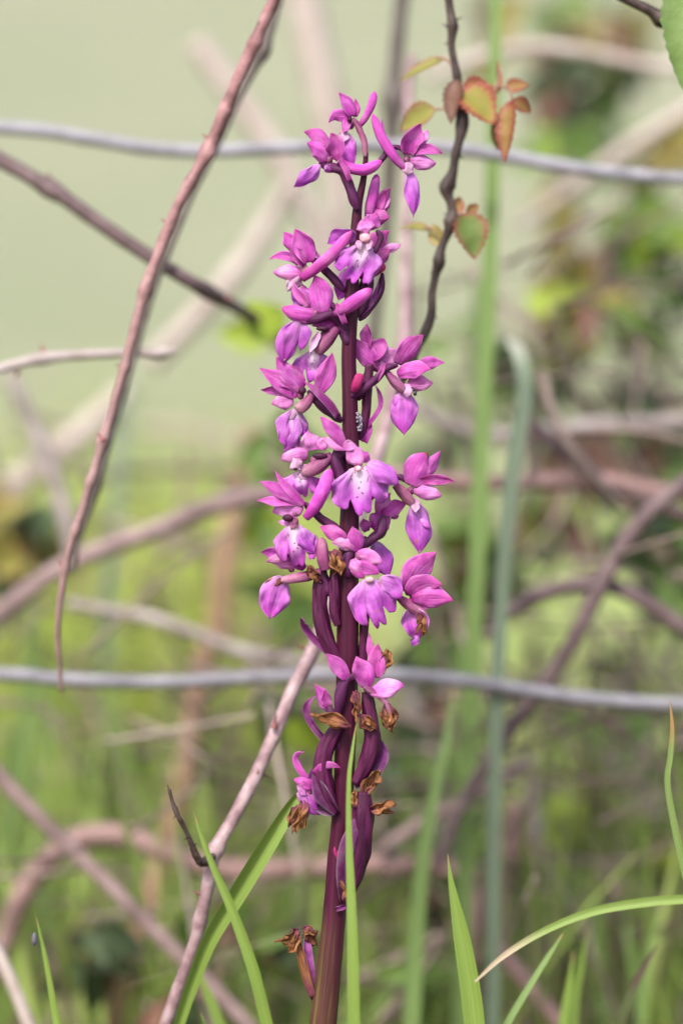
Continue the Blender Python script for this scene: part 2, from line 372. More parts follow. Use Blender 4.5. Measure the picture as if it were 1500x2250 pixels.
def leaf_material(name, centre, mid, edge, e0=0.45, e1=0.85):
    """colour runs from the midrib (u=.5) outwards to the margin"""
    m, nt, nodes, links = new_mat(name)
    uv = nodes.new('ShaderNodeUVMap'); sep = nodes.new('ShaderNodeSeparateXYZ'); links.new(uv.outputs[0], sep.inputs[0])
    u = nodes.new('ShaderNodeMath'); u.operation = 'MULTIPLY_ADD'; u.inputs[1].default_value = 2; u.inputs[2].default_value = -1; links.new(sep.outputs[0], u.inputs[0])
    v = nodes.new('ShaderNodeMath'); v.operation = 'MULTIPLY_ADD'; v.inputs[1].default_value = 2; v.inputs[2].default_value = -1; links.new(sep.outputs[1], v.inputs[0])
    uu = nodes.new('ShaderNodeMath'); uu.operation = 'POWER'; uu.inputs[1].default_value = 2
    ab = nodes.new('ShaderNodeMath'); ab.operation = 'ABSOLUTE'; links.new(u.outputs[0], ab.inputs[0]); links.new(ab.outputs[0], uu.inputs[0])
    vv = nodes.new('ShaderNodeMath'); vv.operation = 'POWER'; vv.inputs[1].default_value = 4
    av = nodes.new('ShaderNodeMath'); av.operation = 'ABSOLUTE'; links.new(v.outputs[0], av.inputs[0]); links.new(av.outputs[0], vv.inputs[0])
    mx = nodes.new('ShaderNodeMath'); mx.operation = 'MAXIMUM'; links.new(uu.outputs[0], mx.inputs[0]); links.new(vv.outputs[0], mx.inputs[1])
    f = noise_tex(nt, objvec(nt), 500, 4)
    ad = nodes.new('ShaderNodeMath'); ad.operation = 'MULTIPLY_ADD'; ad.inputs[1].default_value = 0.7; links.new(f, ad.inputs[0]); links.new(mx.outputs[0], ad.inputs[2])
    sb = nodes.new('ShaderNodeMath'); sb.operation = 'SUBTRACT'; sb.inputs[1].default_value = 0.35; links.new(ad.outputs[0], sb.inputs[0])
    r = ramp(nodes, [(0.05, centre), (e0, mid), (e1, edge)]); links.new(sb.outputs[0], r.inputs[0])
    surface(nt, rand_value(nt, r.outputs[0], 0.85, 1.15), 0.5, 0.3, 0.40, f, 0.5, 0.0006)
    return m
M['leaf_autumn'] = leaf_material('leaf_yellow_red', (0.25, 0.24, 0.05), (0.32, 0.22, 0.06), (0.29, 0.085, 0.055), 0.30, 0.62)
M['leaf_greenred'] = leaf_material('leaf_green_red', (0.17, 0.25, 0.06), (0.24, 0.26, 0.08), (0.31, 0.12, 0.075), 0.4, 0.7)
M['leaf_red'] = leaf_material('leaf_orange_red', (0.30, 0.19, 0.06), (0.31, 0.14, 0.06), (0.27, 0.06, 0.05), 0.3, 0.7)
M['leaf_brown'] = leaf_material('leaf_brown', (0.22, 0.12, 0.085), (0.18, 0.09, 0.065), (0.13, 0.065, 0.05))
M['leaf_yellow'] = leaf_material('leaf_yellow', (0.28, 0.28, 0.06), (0.33, 0.28, 0.09), (0.31, 0.15, 0.07))
M['leaf_green'] = leaf_material('leaf_green', (0.17, 0.27, 0.07), (0.14, 0.23, 0.055), (0.12, 0.20, 0.05))
M['leaf_lime'] = leaf_material('leaf_lime', (0.32, 0.42, 0.05), (0.27, 0.38, 0.04), (0.25, 0.31, 0.05))
M['leaf_dark'] = leaf_material('leaf_dark', (0.075, 0.115, 0.05), (0.055, 0.085, 0.035), (0.055, 0.07, 0.035))

def tint_material(name, stops, rough=0.5, trans=0.35):
    m, nt, nodes, links = new_mat(name)
    at = nodes.new('ShaderNodeAttribute'); at.attribute_name = 'tint'
    r = ramp(nodes, stops); links.new(at.outputs['Fac'], r.inputs[0])
    surface(nt, r.outputs[0], rough, 0.25, trans)
    return m
M['sward'] = tint_material('grass_mixed', [(0.0, (0.12, 0.17, 0.045)), (0.3, (0.23, 0.32, 0.075)), (0.6, (0.32, 0.42, 0.11)), (0.8, (0.38, 0.41, 0.17)), (1.0, (0.42, 0.37, 0.28))])
M['dead'] = tint_material('dead_stems', [(0.0, (0.05, 0.034, 0.03)), (0.35, (0.10, 0.072, 0.064)), (0.75, (0.19, 0.145, 0.125)), (1.0, (0.36, 0.30, 0.255))], 0.6, 0.0)
M['lime'] = tint_material('grass_lime', [(0.0, (0.30, 0.38, 0.06)), (0.6, (0.40, 0.47, 0.09)), (1.0, (0.46, 0.47, 0.20))])
M['thatch'] = tint_material('dead_grass', [(0.0, (0.14, 0.09, 0.07)), (0.4, (0.26, 0.19, 0.14)), (0.7, (0.38, 0.31, 0.24)), (1.0, (0.48, 0.42, 0.36))], 0.6, 0.2)

def meadow_material():
    m, nt, nodes, links = new_mat('meadow_pale_green')
    co = objvec(nt)
    big = noise_tex(nt, co, 1.1, 4, 0.6)
    r = ramp(nodes, [(0.30, (0.185, 0.202, 0.132)), (0.5, (0.222, 0.229, 0.166)), (0.70, (0.258, 0.252, 0.198))]); links.new(big, r.inputs[0])
    fine = noise_tex(nt, co, 60, 4, 0.7)
    fr = ramp(nodes, [(0.35, (0.75, 0.80, 0.62)), (0.65, (1.1, 1.08, 1.02))]); links.new(fine, fr.inputs[0])
    col = mixc(nt, r.outputs[0], fr.outputs[0], 1.0, 'MULTIPLY')
    lush = ramp(nodes, [(0.35, (0.26, 0.33, 0.08)), (0.65, (0.34, 0.40, 0.13))]); links.new(noise_tex(nt, co, 9, 4), lush.inputs[0])
    spl = nodes.new('ShaderNodeSeparateXYZ'); links.new(co, spl.inputs[0])
    ln = nodes.new('ShaderNodeMath'); ln.operation = 'MULTIPLY_ADD'; ln.inputs[1].default_value = 1.2; links.new(noise_tex(nt, co, 2.5, 3), ln.inputs[0]); links.new(spl.outputs[1], ln.inputs[2])
    lr = nodes.new('ShaderNodeMapRange'); lr.inputs[1].default_value = 1.0; lr.inputs[2].default_value = 2.0; lr.inputs[3].default_value = 1.0; lr.inputs[4].default_value = 0.0; links.new(ln.outputs[0], lr.inputs[0])
    col = mixc(nt, col, lush.outputs[0], lr.outputs[0])
    # bare earth and litter close to the hedge foot
    sp = nodes.new('ShaderNodeSeparateXYZ'); links.new(co, sp.inputs[0])
    nr = nodes.new('ShaderNodeMath'); nr.operation = 'MULTIPLY_ADD'; nr.inputs[1].default_value = 0.5; links.new(noise_tex(nt, co, 5, 3), nr.inputs[0]); links.new(sp.outputs[1], nr.inputs[2])
    er = ramp(nodes, [(0.25, (1, 1, 1)), (0.50, (0, 0, 0))]); links.new(nr.outputs[0], er.inputs[0])
    earth = ramp(nodes, [(0.35, (0.05, 0.035, 0.028)), (0.65, (0.13, 0.10, 0.07))]); links.new(noise_tex(nt, co, 45, 4), earth.inputs[0])
    col = mixc(nt, col, earth.outputs[0], er.outputs[0])
    surface(nt, col, 0.8, 0.1, 0.0, fine, 0.6, 0.01)
    return m
M['meadow'] = meadow_material()

# ------------------------------------------------------------------ the setting: one sheet of meadow rising behind the fence
xs = [-600, -250, -90, -30, -12, -6, -3] + [-2 + 0.08 * i for i in range(51)] + [3, 6, 12, 30, 90, 250, 600]
ys = [-300, -100, -30, -10, -4, -2, -1.2] + [-0.8 + 0.06 * i for i in range(60)] + [3, 3.5, 4, 5, 6, 8, 11, 16, 24, 40, 70, 120, 250, 600]
V = [(x, y, ground_z(x, min(y, 260))) for y in ys for x in xs]
nx = len(xs)
Fc = [(j * nx + i, j * nx + i + 1, (j + 1) * nx + i + 1, (j + 1) * nx + i) for j in range(len(ys) - 1) for i in range(nx - 1)]
tag(mesh_obj('meadow_ground', V, Fc, M['meadow']), None, None, kind='structure')

# grass nobody could count: short sward between the hedge foot and the field
def blade_mass(name, count, area, hrange, wrange, mat, tint_fn, seed, lean=0.5, droop=0.35, label='', cat='grass', keep=None):
    r = random.Random(seed)
    V, Fc, T = [], [], []
    for _ in range(count):
        for _try in range(20):
            x = r.uniform(area[0], area[1]); y = area[2] + (area[3] - area[2]) * r.random() ** 1.3
            if keep is None or r.random() < keep(x, y): break
        h = r.uniform(*hrange); w = r.uniform(*wrange)
        az = r.uniform(0, 2 * math.pi); ln = r.random() ** 1.5 * lean
        dx, dy = math.cos(az), math.sin(az)
        wz = r.uniform(0, math.pi); wx, wy = math.cos(wz), math.sin(wz)
        z0 = ground_z(x, y) - 0.004
        t = tint_fn(r, x, y)
        b = len(V)
        for k in range(5):
            s = k / 4
            off = ln * h * (s + droop * s * s)
            zz = h * (s - 0.45 * ln * s * s)
            hw = w * (0.7 + 0.5 * s - 1.15 * s * s) * 0.5
            V.append((x + dx * off - wx * hw, y + dy * off - wy * hw, z0 + zz))
            V.append((x + dx * off + wx * hw, y + dy * off + wy * hw, z0 + zz))
            T += [t, t]
        for k in range(4): Fc.append((b + 2 * k, b + 2 * k + 1, b + 2 * k + 3, b + 2 * k + 2))
    o = mesh_obj(name, V, Fc, mat, tint=T)
    tag(o, label, cat, kind='stuff')
    return o
def patch(x, y, f=3.0, s=0.0):
    return 0.5 + 0.5 * noise.noise(Vector((x * f, y * f, s)))
blade_mass('meadow_grass', 4500, (-0.7, 0.8, 0.35, 1.6), (0.02, 0.07), (0.002, 0.005), M['sward'],
           lambda r, x, y: min(1, max(0, 0.30 + 0.55 * patch(x, y, 5, 2) + r.gauss(0, 0.18))), 3, label='short green meadow grass growing behind the wire fence',
           keep=lambda x, y: 0.15 + 0.85 * (patch(x, y, 4, 9) > 0.46))
blade_mass('hedge_grass', 1700, (-0.30, 0.36, 0.10, 0.42), (0.05, 0.13), (0.002, 0.0045), M['sward'],
           lambda r, x, y: min(1, max(0, 0.45 + r.gauss(0, 0.17))), 5, label='long soft green grass at the foot of the brambles')
blade_mass('tall_grass', 850, (-0.17, 0.0, 0.38, 0.75), (0.08, 0.16), (0.003, 0.006), M['lime'],
           lambda r, x, y: r.random(), 12, lean=0.35, label='tall bright yellow-green grass in the field behind the fence')
blade_mass('dead_grass', 450, (-0.30, 0.36, 0.10, 0.55), (0.05, 0.16), (0.0015, 0.0035), M['thatch'],
           lambda r, x, y: r.random(), 8, lean=1.6, droop=0.2, label='pale dead grass and litter tangled under the brambles')

# ------------------------------------------------------------------ wire fence
def tube_obj(name, pts, dias, mat, parent=None, n=8, sides=10, d_unit=1.0, **kw):
    """pts: (px, py, depth metres); dias: photo-pixel diameters as seen"""
    sp = spline([(*p, w) for p, w in zip(pts, dias)], n)
    path = [P(q[0], q[1], q[2]) for q in sp]
    rad = [max(0.00008, 0.5 * q[3] * S * (D + q[2]) / D) for q in sp]
    V, Fc, U = tube_geo(path, rad, sides, **kw)
    return mesh_obj(name, V, Fc, mat, parent, U)

WD = 0.085
fence = empty('wire_fence', (0, 0.09, 0))
tag(fence, 'galvanised wire fence with two strands running behind the purple orchid', 'fence')
top_pts = [(-9000, 300), (-3000, 270), (-600, 262), (0, 280), (200, 305), (330, 326), (440, 332), (560, 328), (720, 322), (900, 322), (1010, 328), (1120, 345), (1300, 375), (1500, 392), (2100, 410), (4500, 330), (10500, 300)]
bot_pts = [(-9000, 1500), (-3000, 1480), (-600, 1478), (0, 1482), (120, 1492), (350, 1499), (600, 1487), (780, 1482), (920, 1486), (1050, 1500), (1250, 1530), (1500, 1548), (2100, 1560), (4500, 1520), (10500, 1500)]
tube_obj('line_wire', [(x, y, WD) for x, y in top_pts], [30] * len(top_pts), M['wire'], fence, 8, 10, lump=0.04, lumpf=120)
tube_obj('line_wire', [(x, y, WD) for x, y in bot_pts], [32] * len(bot_pts), M['wire'], fence, 8, 10, lump=0.04, lumpf=120)
for px in (-9000, 10500):
    c = P(px, 1125, WD)
    pts = [Vector((c.x, c.y + 0.04, -0.25)), Vector((c.x, c.y + 0.04, 0.3)), Vector((c.x, c.y + 0.04, 0.85)), Vector((c.x, c.y + 0.04, 0.87))]
    V, Fc, U = tube_geo(pts, [0.045, 0.045, 0.043, 0.034], 14, lump=0.05, lumpf=8)
    mesh_obj('post', V, Fc, M['post'], fence, U)

# ------------------------------------------------------------------ bramble canes
def leaf_geo(base, tip, width, normal, serr=0.10, fold=0.35, droop=0.15, nseg=12, teeth=9, petiole=0.0):
    """a serrated leaflet from base to tip, folded along its midrib; thin closed shell"""
    ax = tip - base; L = ax.length; t = ax.normalized()
    n = (normal - t * normal.dot(t)).normalized(); s = t.cross(n)
    rows = []; U = []; V = []
    for i in range(nseg * 2 + 1):
        v = i / (nseg * 2)
        prof = (math.sin(math.pi * min(1, v ** 0.78)) ** 0.80) * (1 - 0.18 * v)
        saw = 1 - serr * ((v * teeth) % 1.0)
        hw = max(0.00008, width * 0.5 * prof * saw)
        c = base + t * (L * v) - n * (droop * L * v * v)
        for k in range(5):
            u = -1 + k * 0.5
            V.append(c + s * (hw * u) + n * (fold * hw * abs(u) ** 1.2) + n * (0.03 * L * noise.noise((c + s * hw * u) * 260)))
            U.append((0.5 + 0.5 * u, v))
    rows_n = nseg * 2 + 1
    Fc = [(i * 5 + k, i * 5 + k + 1, (i + 1) * 5 + k + 1, (i + 1) * 5 + k) for i in range(rows_n - 1) for k in range(4)]
    nb = len(V); th = 0.00018
    V = V + [v - n * th for v in V]; U = U + U
    Fc = Fc + [tuple(reversed([q + nb for q in f])) for f in Fc]
    return V, Fc, U
def add_leaf(parent, bx, by, tx, ty, w, d0, d1, mat, face=(0, 0), name='leaf', **kw):
    b, t = P(bx, by, d0), P(tx, ty, d1)
    nrm = (-FW + RT * face[0] + UP * face[1]).normalized()
    V, Fc, U = leaf_geo(b, t, w * S * (D + d0) / D, nrm, **kw)
    return mesh_obj(name, V, Fc, M[mat], parent, U)
def add_thorn(parent, bx, by, tx, ty, w, d, mat='thorn', dt=0.0):
    pts = [(bx, by, d), ((bx * 0.6 + tx * 0.4), (by * 0.6 + ty * 0.4), d + dt * 0.4), (tx, ty, d + dt)]
    return tube_obj('thorn', pts, [w, w * 0.5, 1.0], M[mat], parent, 4, 8)
def cane(name, label, pts, dias, d, mat, thorns=(), parts=None, cat='bramble', group=None, lump=0.10, nodes=(), sides=12, n=7):
    """pts: (x, y) or (x, y, depth); the Empty stands where the cane is lowest"""
    d0_ = d
    if 0.08 < d < 0.2: d *= 0.66 if d < 0.1 else 0.95
    pts = [p if len(p) == 3 else (*p, d) for p in pts]
    if isinstance(dias, (int, float)): dias = [dias] * len(pts)
    if 0.08 < d0_ < 0.2: dias = [w * 0.8 for w in dias]
    low = min((P(*p) for p in pts), key=lambda q: q.z)
    root = empty(name, (low.x, low.y, low.z))
    tag(root, label, cat, group)
    sp = spline([(*p, w) for p, w in zip(pts, dias)], n)
    path = [P(q[0], q[1], q[2]) for q in sp]
    rad = []
    for q in sp:
        r = 0.5 * q[3] * S * (D + q[2]) / D
        for (nx_, ny_, amt, sg) in nodes:
            r *= 1 + amt * math.exp(-((q[0] - nx_) ** 2 + (q[1] - ny_) ** 2) / (sg * sg))
        rad.append(r)
    V, Fc, U = tube_geo(path, rad, sides, lump=lump, lumpf=220, seed=len(name))
    mesh_obj('stem', V, Fc, M[mat], root, U)
    for t in thorns:
        t = list(t)
        if len(pts[0]) == 3 and 0.08 < t[5] < 0.2: t[5] *= 0.66 if t[5] < 0.1 else 0.95
        add_thorn(root, *t)
    return root

# red cane on the left, four centimetres behind the orchid
c = cane('bramble_cane', 'slender red bramble cane crossing in front of the upper fence wire', [(660, -160, 0.0180), (605, -10, 0.0192), (560, 92, 0.0204), (520, 180, 0.0216), (488, 255, 0.0228), (455, 335, 0.0240), (402, 430, 0.0240), (352, 548, 0.0252), (318, 640, 0.0252), (290, 745, 0.0252), (256, 870, 0.0252), (226, 970, 0.0252), (184, 1110, 0.0258), (147, 1230, 0.0270), (128, 1375, 0.0300), (136, 1520, 0.0348)],
         [27, 27, 27, 26, 27, 27, 24, 25, 24, 21, 20, 21, 19, 17, 13, 8], 0.04, 'cane_red',
         thorns=[(270, 808, 254, 800, 13, 0.0252), (206, 1050, 190, 1046, 12, 0.0256), (322, 634, 306, 626, 13, 0.0252), (462, 338, 480, 344, 12, 0.024), (374, 492, 352, 480, 13, 0.0252), (464, 308, 444, 294, 13, 0.0234), (228, 968, 214, 950, 16, 0.0240), (140, 1248, 128, 1228, 14, 0.0270)],
         nodes=[(560, 92, .3, 14), (420, 398, .2, 12), (272, 805, .35, 14), (200, 1055, .35, 14), (165, 1165, .3, 12), (455, 335, .45, 20), (318, 640, .35, 18), (226, 970, .45, 18), (140, 1248, .4, 16), (352, 500, .25, 14), (488, 240, .25, 16)], n=14, lump=0.2)
cane('bramble_cane', 'thin dark bramble stem alongside the slender red cane, higher up standing in for its underside shade', [(650, -150), (612, 5), (578, 110), (530, 205), (478, 318), (424, 425), (374, 545), (336, 640), (304, 748), (270, 862), (236, 975), (202, 1090), (172, 1185), (160, 1260)], [15, 16, 22, 16, 15, 14, 15, 16, 16, 20, 20, 22, 18, 12], 0.055, 'cane_umber', nodes=[(572, 110, .8, 22), (210, 1070, .4, 40)])  # real dark stem low down; higher up it stands for the red cane's underside shade
cane('bramble_cane', 'thick purple-brown bramble cane sloping down behind the red cane', [(-160, 258), (0, 350), (120, 420), (250, 512), (370, 590), (455, 640, .065), (560, 700, .10), (680, 775, .16)], [46, 44, 43, 42, 40, 38, 34, 28], 0.09, 'cane_brown',
     thorns=[(112, 405, 108, 378, 26, .09), (500, 660, 512, 648, 20, .09)], nodes=[(112, 415, .35, 24), (455, 640, .3, 20)])
cane('bramble_cane', 'thin grey-brown twig running level behind the red cane', [(-120, 838), (0, 810), (95, 787), (200, 779), (300, 775), (352, 776), (390, 772)], [28, 28, 30, 27, 26, 28, 14], 0.085, 'cane_grey',
     thorns=[(95, 775, 92, 755, 18, .085), (40, 815, 34, 832, 16, .085)], nodes=[(95, 787, .3, 18), (352, 776, .3, 18)])
cane('dry_stalk', 'broad pale dry stalk slanting up to the orchid from the grey twig', [(330, 800), (400, 730), (480, 645), (545, 560), (600, 470), (640, 400)], [46, 48, 50, 46, 40, 34], 0.21, 'cane_pale', cat='stalk')
cane('dry_stalk', 'pale beige stalk with a cut end behind the red cane', [(432, 92), (520, 215), (600, 325), (655, 420), (700, 520), (730, 620)], [52, 54, 54, 52, 50, 46], 0.22, 'cane_pale', cat='stalk')
cane('dry_stalk', 'wide pale stalk hanging down behind the orchid tip', [(640, -120), (672, 20), (705, 170), (735, 330), (748, 480), (740, 620)], [78, 78, 74, 66, 56, 50], 0.24, 'cane_pale', cat='stalk')
cane('bramble_cane', 'blurred dark upright cane behind the orchid tip', [(900, -140), (883, 0), (870, 120), (862, 240), (856, 380), (845, 520), (830, 640), (818, 760)], [40, 40, 42, 46, 42, 36, 34, 34], 0.12, 'cane_umber',
     nodes=[(866, 215, .5, 30), (858, 330, .3, 24)], thorns=[(860, 215, 846, 205, 26, .12)])
# cane that crosses behind the orchid and is in focus at the bottom
c = cane('bramble_cane', 'pink-grey thorny bramble cane leaning behind the orchid, bearing a dead twig', [(905, 120, .09), (897, 200, .09), (898, 330, .088), (893, 470, .085), (891, 620, .08), (888, 745, .075), (868, 850, .068), (836, 975, .06), (790, 1130, .05), (738, 1290, .04), (690, 1422, .03), (642, 1520, .026), (600, 1620, .022), (560, 1708, .02), (512, 1800, .018), (474, 1868, .016), (455, 1955, .016), (430, 2065, .018), (400, 2150, .02), (365, 2250, .022), (300, 2440, .03), (240, 2640, .04)],
         [20, 22, 23, 24, 26, 28, 30, 32, 33, 33, 32, 31, 30, 29, 29, 30, 29, 28, 28, 29, 30, 30], 0.02, 'cane_pink',
         thorns=[(602, 1600, 607, 1562, 15, .02), (563, 1695, 600, 1712, 14, .019, 'thorn', .006), (447, 1968, 424, 1958, 16, .016), (684, 1432, 650, 1415, 16, .03), (474, 1868, 458, 1852, 22, .016, 'cane_pink')],
         nodes=[(474, 1866, .35, 16), (440, 2025, .2, 14), (888, 750, .25, 30)], n=12)
V_ = [(470, 1880, .014), (452, 1893, .012), (437, 1890, .011), (424, 1862, .010), (410, 1828, .009), (392, 1795, .008), (380, 1765, .008), (372, 1735, .008)]
sp = spline([(*p, w) for p, w in zip(V_, [14, 22, 17, 15, 10, 14, 9, 9])], 8)
Vv, Ff, Uu = tube_geo([P(*q[:3]) for q in sp], [0.5 * q[3] * S * (1 + 0.25 * math.sin(i * 1.7) * (i % 5 == 0)) for i, q in enumerate(sp)], 9, lump=0.3, lumpf=260)
tw = mesh_obj('dead_twig', Vv, Ff, M['cane_dark'], c, Uu)
for t in ((437, 1892, 440, 1906, 10, .010, 'cane_dark'), (414, 1838, 404, 1846, 9, .009, 'cane_dark'), (390, 1790, 380, 1799, 8, .008, 'cane_dark'), (374, 1742, 368, 1724, 9, .008, 'cane_dark'), (424, 1862, 432, 1852, 9, .01, 'cane_dark')):
    add_thorn(tw, *t)

# dark thorny twig with autumn leaves
tp = [(975, -130), (985, -10), (992, 60), (993, 110), (1003, 165), (1011, 225), (1013, 280), (1004, 330), (994, 375), (983, 412), (990, 450), (992, 487), (975, 535), (962, 575), (950, 630), (948, 680), (932, 735), (905, 790), (880, 850), (868, 930)]
c = cane('bramble_twig', 'dark knobbly thorny twig carrying small yellow and red leaves', [(x, y, 0.0279) for x, y in tp], [14, 14, 19, 15, 17, 21, 23, 20, 20, 25, 17, 25, 17, 22, 16, 17, 19, 18, 17, 13], 0.028, 'cane_dark',
         thorns=[(996, 45, 1016, 38, 9, 0.0279, 'cane_dark'), (985, 60, 970, 52, 10, 0.0279, 'cane_dark'), (990, 95, 974, 96, 10, 0.0279, 'cane_dark'), (1013, 290, 1024, 300, 11, 0.0279, 'cane_dark'), (980, 412, 962, 406, 11, 0.0279, 'cane_dark'), (985, 395, 1002, 388, 9, 0.0279, 'cane_dark'), (995, 490, 1010, 484, 12, 0.0279, 'cane_dark'), (965, 570, 980, 560, 9, 0.0279, 'cane_dark'), (958, 590, 944, 600, 9, 0.0279, 'cane_dark'), (950, 690, 962, 700, 8, 0.0279, 'cane_dark'), (1006, 340, 1018, 350, 9, 0.0279, 'cane_dark'), (988, 470, 972, 470, 9, 0.0279, 'cane_dark')],
         nodes=[(1012, 270, .35, 22), (985, 412, .4, 16), (992, 487, .45, 14), (962, 575, .35, 14), (992, 58, .3, 12)], lump=0.5, n=16)
for (bx, by, tx, ty, w, d0, d1, m_, f) in [
        (1018, 195, 1085, 262, 84, 0.0273, 0.0248, 'leaf_autumn', (.3, .2)), (1016, 190, 1095, 200, 50, 0.0279, 0.0322, 'leaf_red', (-.3, .5)),
        (1122, 222, 1100, 345, 46, 0.0273, 0.0248, 'leaf_red', (-.7, 0)), (1125, 220, 1165, 245, 34, 0.0273, 0.0285, 'leaf_red', (.2, .2)),
        (1095, 205, 1098, 132, 16, 0.0310, 0.0322, 'leaf_red', (.6, 0)), (1110, 195, 1158, 182, 34, 0.0310, 0.0310, 'leaf_red', (.1, .4)),
        (1004, 175, 985, 262, 44, 0.0267, 0.0248, 'leaf_brown', (-.5, 0)), (955, 240, 878, 278, 58, 0.0285, 0.0310, 'leaf_yellow', (-.3, .4)),
        (978, 128, 878, 166, 30, 0.0298, 0.0310, 'leaf_yellow', (0, .9)), (1085, 265, 1098, 330, 34, 0.0285, 0.0310, 'leaf_yellow', (.4, 0)),
        (1022, 468, 1045, 560, 76, 0.0285, 0.0260, 'leaf_greenred', (.2, .1)), (1000, 470, 1012, 430, 26, 0.0285, 0.0310, 'leaf_red', (.3, .2)),
        (1024, 470, 1052, 448, 22, 0.0291, 0.0310, 'leaf_red', (.3, .2)), (970, 540, 945, 492, 34, 0.0285, 0.0310, 'leaf_yellow', (-.4, .1)),
        (945, 505, 880, 490, 22, 0.0291, 0.0341, 'leaf_yellow', (0, .8)),]:
    add_leaf(c, bx, by, bx + (tx - bx) * 1.05, by + (ty - by) * 1.05, w * 1.25, d0, d1, m_, f, serr=0.26, teeth=8, nseg=16, fold=0.45)
for pts in ([(1003, 165), (990, 140), (975, 128), (955, 125)], [(1008, 240), (985, 238), (955, 240)], [(1013, 260), (1060, 200), (1112, 190), (1125, 222)], [(992, 487), (1008, 470), (1024, 468)], [(975, 535), (968, 530), (950, 505), (930, 498)], [(1085, 205), (1095, 170), (1098, 150)]):
    tube_obj('leaf_stalk', [(x, y, 0.0285) for x, y in pts], [9] + [6] * (len(pts) - 1), M['cane_rust'], c, 6, 6)
# upper right corner twig with a green leaf
c = cane('bramble_twig', 'dark bare twig ending in a ribbed green leaf', [(1180, -110), (1290, -45), (1372, -4), (1425, 22), (1458, 45), (1500, 62), (1580, 100)], [20, 20, 22, 24, 30, 22, 20], 0.022, 'cane_dark', nodes=[(1452, 42, .4, 14)],
         thorns=[(1440, 40, 1446, 58, 14, .022, 'cane_dark')])
add_leaf(c, 1530, -70, 1500, 190, 150, .018, .010, 'leaf_green', (-.3, .1), teeth=11, serr=0.14, fold=0.3)
# right-hand canes
cane('dry_stalk', 'pale arching stalk curving above the right end of the upper wire', [(940, 175), (1010, 142), (1080, 118), (1160, 104), (1250, 110), (1340, 128), (1430, 144), (1560, 160), (1700, 200)], 36, 0.19, 'cane_pale', cat='stalk')
cane('dry_stalk', 'pale stalk slanting down to the right end of the upper wire', [(1640, 175), (1500, 250), (1380, 325), (1280, 395), (1200, 455), (1130, 500)], [36, 36, 36, 34, 28, 22], 0.22, 'cane_pale', cat='stalk')
cane('bramble_cane', 'grey cane lying level across the hedge behind the tall grass blades', [(890, 885), (970, 925), (1060, 955), (1160, 952), (1280, 938), (1400, 932), (1560, 925)], [36, 40, 44, 46, 46, 46, 46], 0.15, 'cane_grey')
cane('bramble_cane', 'rosy cane lying level just below the grey hedge cane', [(850, 1040), (960, 1055), (1080, 1062), (1200, 1058), (1320, 1055), (1420, 1075), (1560, 1090)], [44, 46, 48, 48, 46, 46, 46], 0.12, 'cane_rose')
cane('bramble_cane', 'short dark cane linking the two level hedge canes', [(1120, 900), (1190, 955), (1260, 1010), (1330, 1060), (1430, 1100), (1540, 1150)], [40, 44, 46, 46, 44, 40], 0.12, 'cane_brown')
cane('bramble_cane', 'long purple-brown cane slanting steeply through the hedge to the lower wire', [(1620, 990), (1500, 1065), (1425, 1125), (1370, 1195), (1320, 1285), (1270, 1385), (1220, 1470), (1160, 1550), (1095, 1640), (1020, 1760), (960, 1900)], [48, 48, 48, 48, 47, 46, 45, 44, 40, 34, 30], 0.10, 'cane_brown')
cane('bramble_cane', 'arching brown cane passing behind the steep purple-brown cane', [(1060, 1400), (1120, 1345), (1195, 1304), (1285, 1283), (1370, 1298), (1450, 1345), (1560, 1420)], [36, 42, 46, 46, 46, 46, 44], 0.105, 'cane_brown')
cane('bramble_cane', 'thick mauve-brown cane rising from the left behind the red cane', [(-140, 1440), (0, 1345), (115, 1262), (215, 1212), (340, 1165), (470, 1112), (590, 1085), (700, 1070), (850, 1060)], [52, 52, 54, 54, 52, 52, 50, 48, 46], 0.13, 'cane_mauve')
cane('bramble_cane', 'grey twig sloping towards the lower wire left of the orchid', [(150, 1325), (230, 1340), (330, 1358), (430, 1392), (530, 1430), (640, 1452), (720, 1460)], [28, 34, 34, 34, 36, 36, 30], 0.135, 'cane_grey')
cane('bramble_cane', 'grey twig leaning down to meet the red cane', [(20, 820), (52, 890), (92, 975), (130, 1080), (152, 1160), (168, 1250)], [36, 40, 44, 46, 48, 44], 0.16, 'cane_grey')
cane('dry_stalk', 'very blurred pale stalk behind the leaning grey twig', [(-90, 1150), (0, 1090), (110, 1010), (220, 920), (290, 850)], [62, 62, 60, 56, 44], 0.26, 'cane_pale', cat='stalk')
cane('bramble_cane', 'very thick rosy cane arching over behind the orchid stem', [(-70, 2300), (-15, 2130), (40, 1985), (105, 1890), (190, 1838), (285, 1838), (385, 1882), (480, 1908), (600, 1910), (720, 1902), (860, 1900), (970, 1905), (1030, 1925), (1045, 2010), (1040, 2120)], [62, 62, 64, 64, 62, 62, 62, 60, 60, 58, 54, 52, 50, 44, 40], 0.125, 'cane_rose')
cane('dry_stalk', 'pale brown straight stalk crossing behind the thick rosy cane', [(-120, 1560), (0, 1705), (120, 1830), (245, 1950), (330, 2035), (430, 2135), (520, 2225), (600, 2320)], 42, 0.10, 'cane_mauve', cat='stalk')
cane('bramble_cane', 'rusty upright cane crossing behind the thick rosy cane', [(455, 1420), (432, 1520), (412, 1650), (385, 1790), (345, 1940), (300, 2095), (245, 2245), (200, 2380)], [54, 58, 60, 62, 64, 66, 66, 66], 0.17, 'cane_rust')
cane('bramble_cane', 'faint rusty upright stem behind the lower wire and grey twig', [(560, 940), (535, 1040), (505, 1180), (486, 1300), (476, 1420)], [40, 46, 50, 50, 46], 0.22, 'cane_rust')
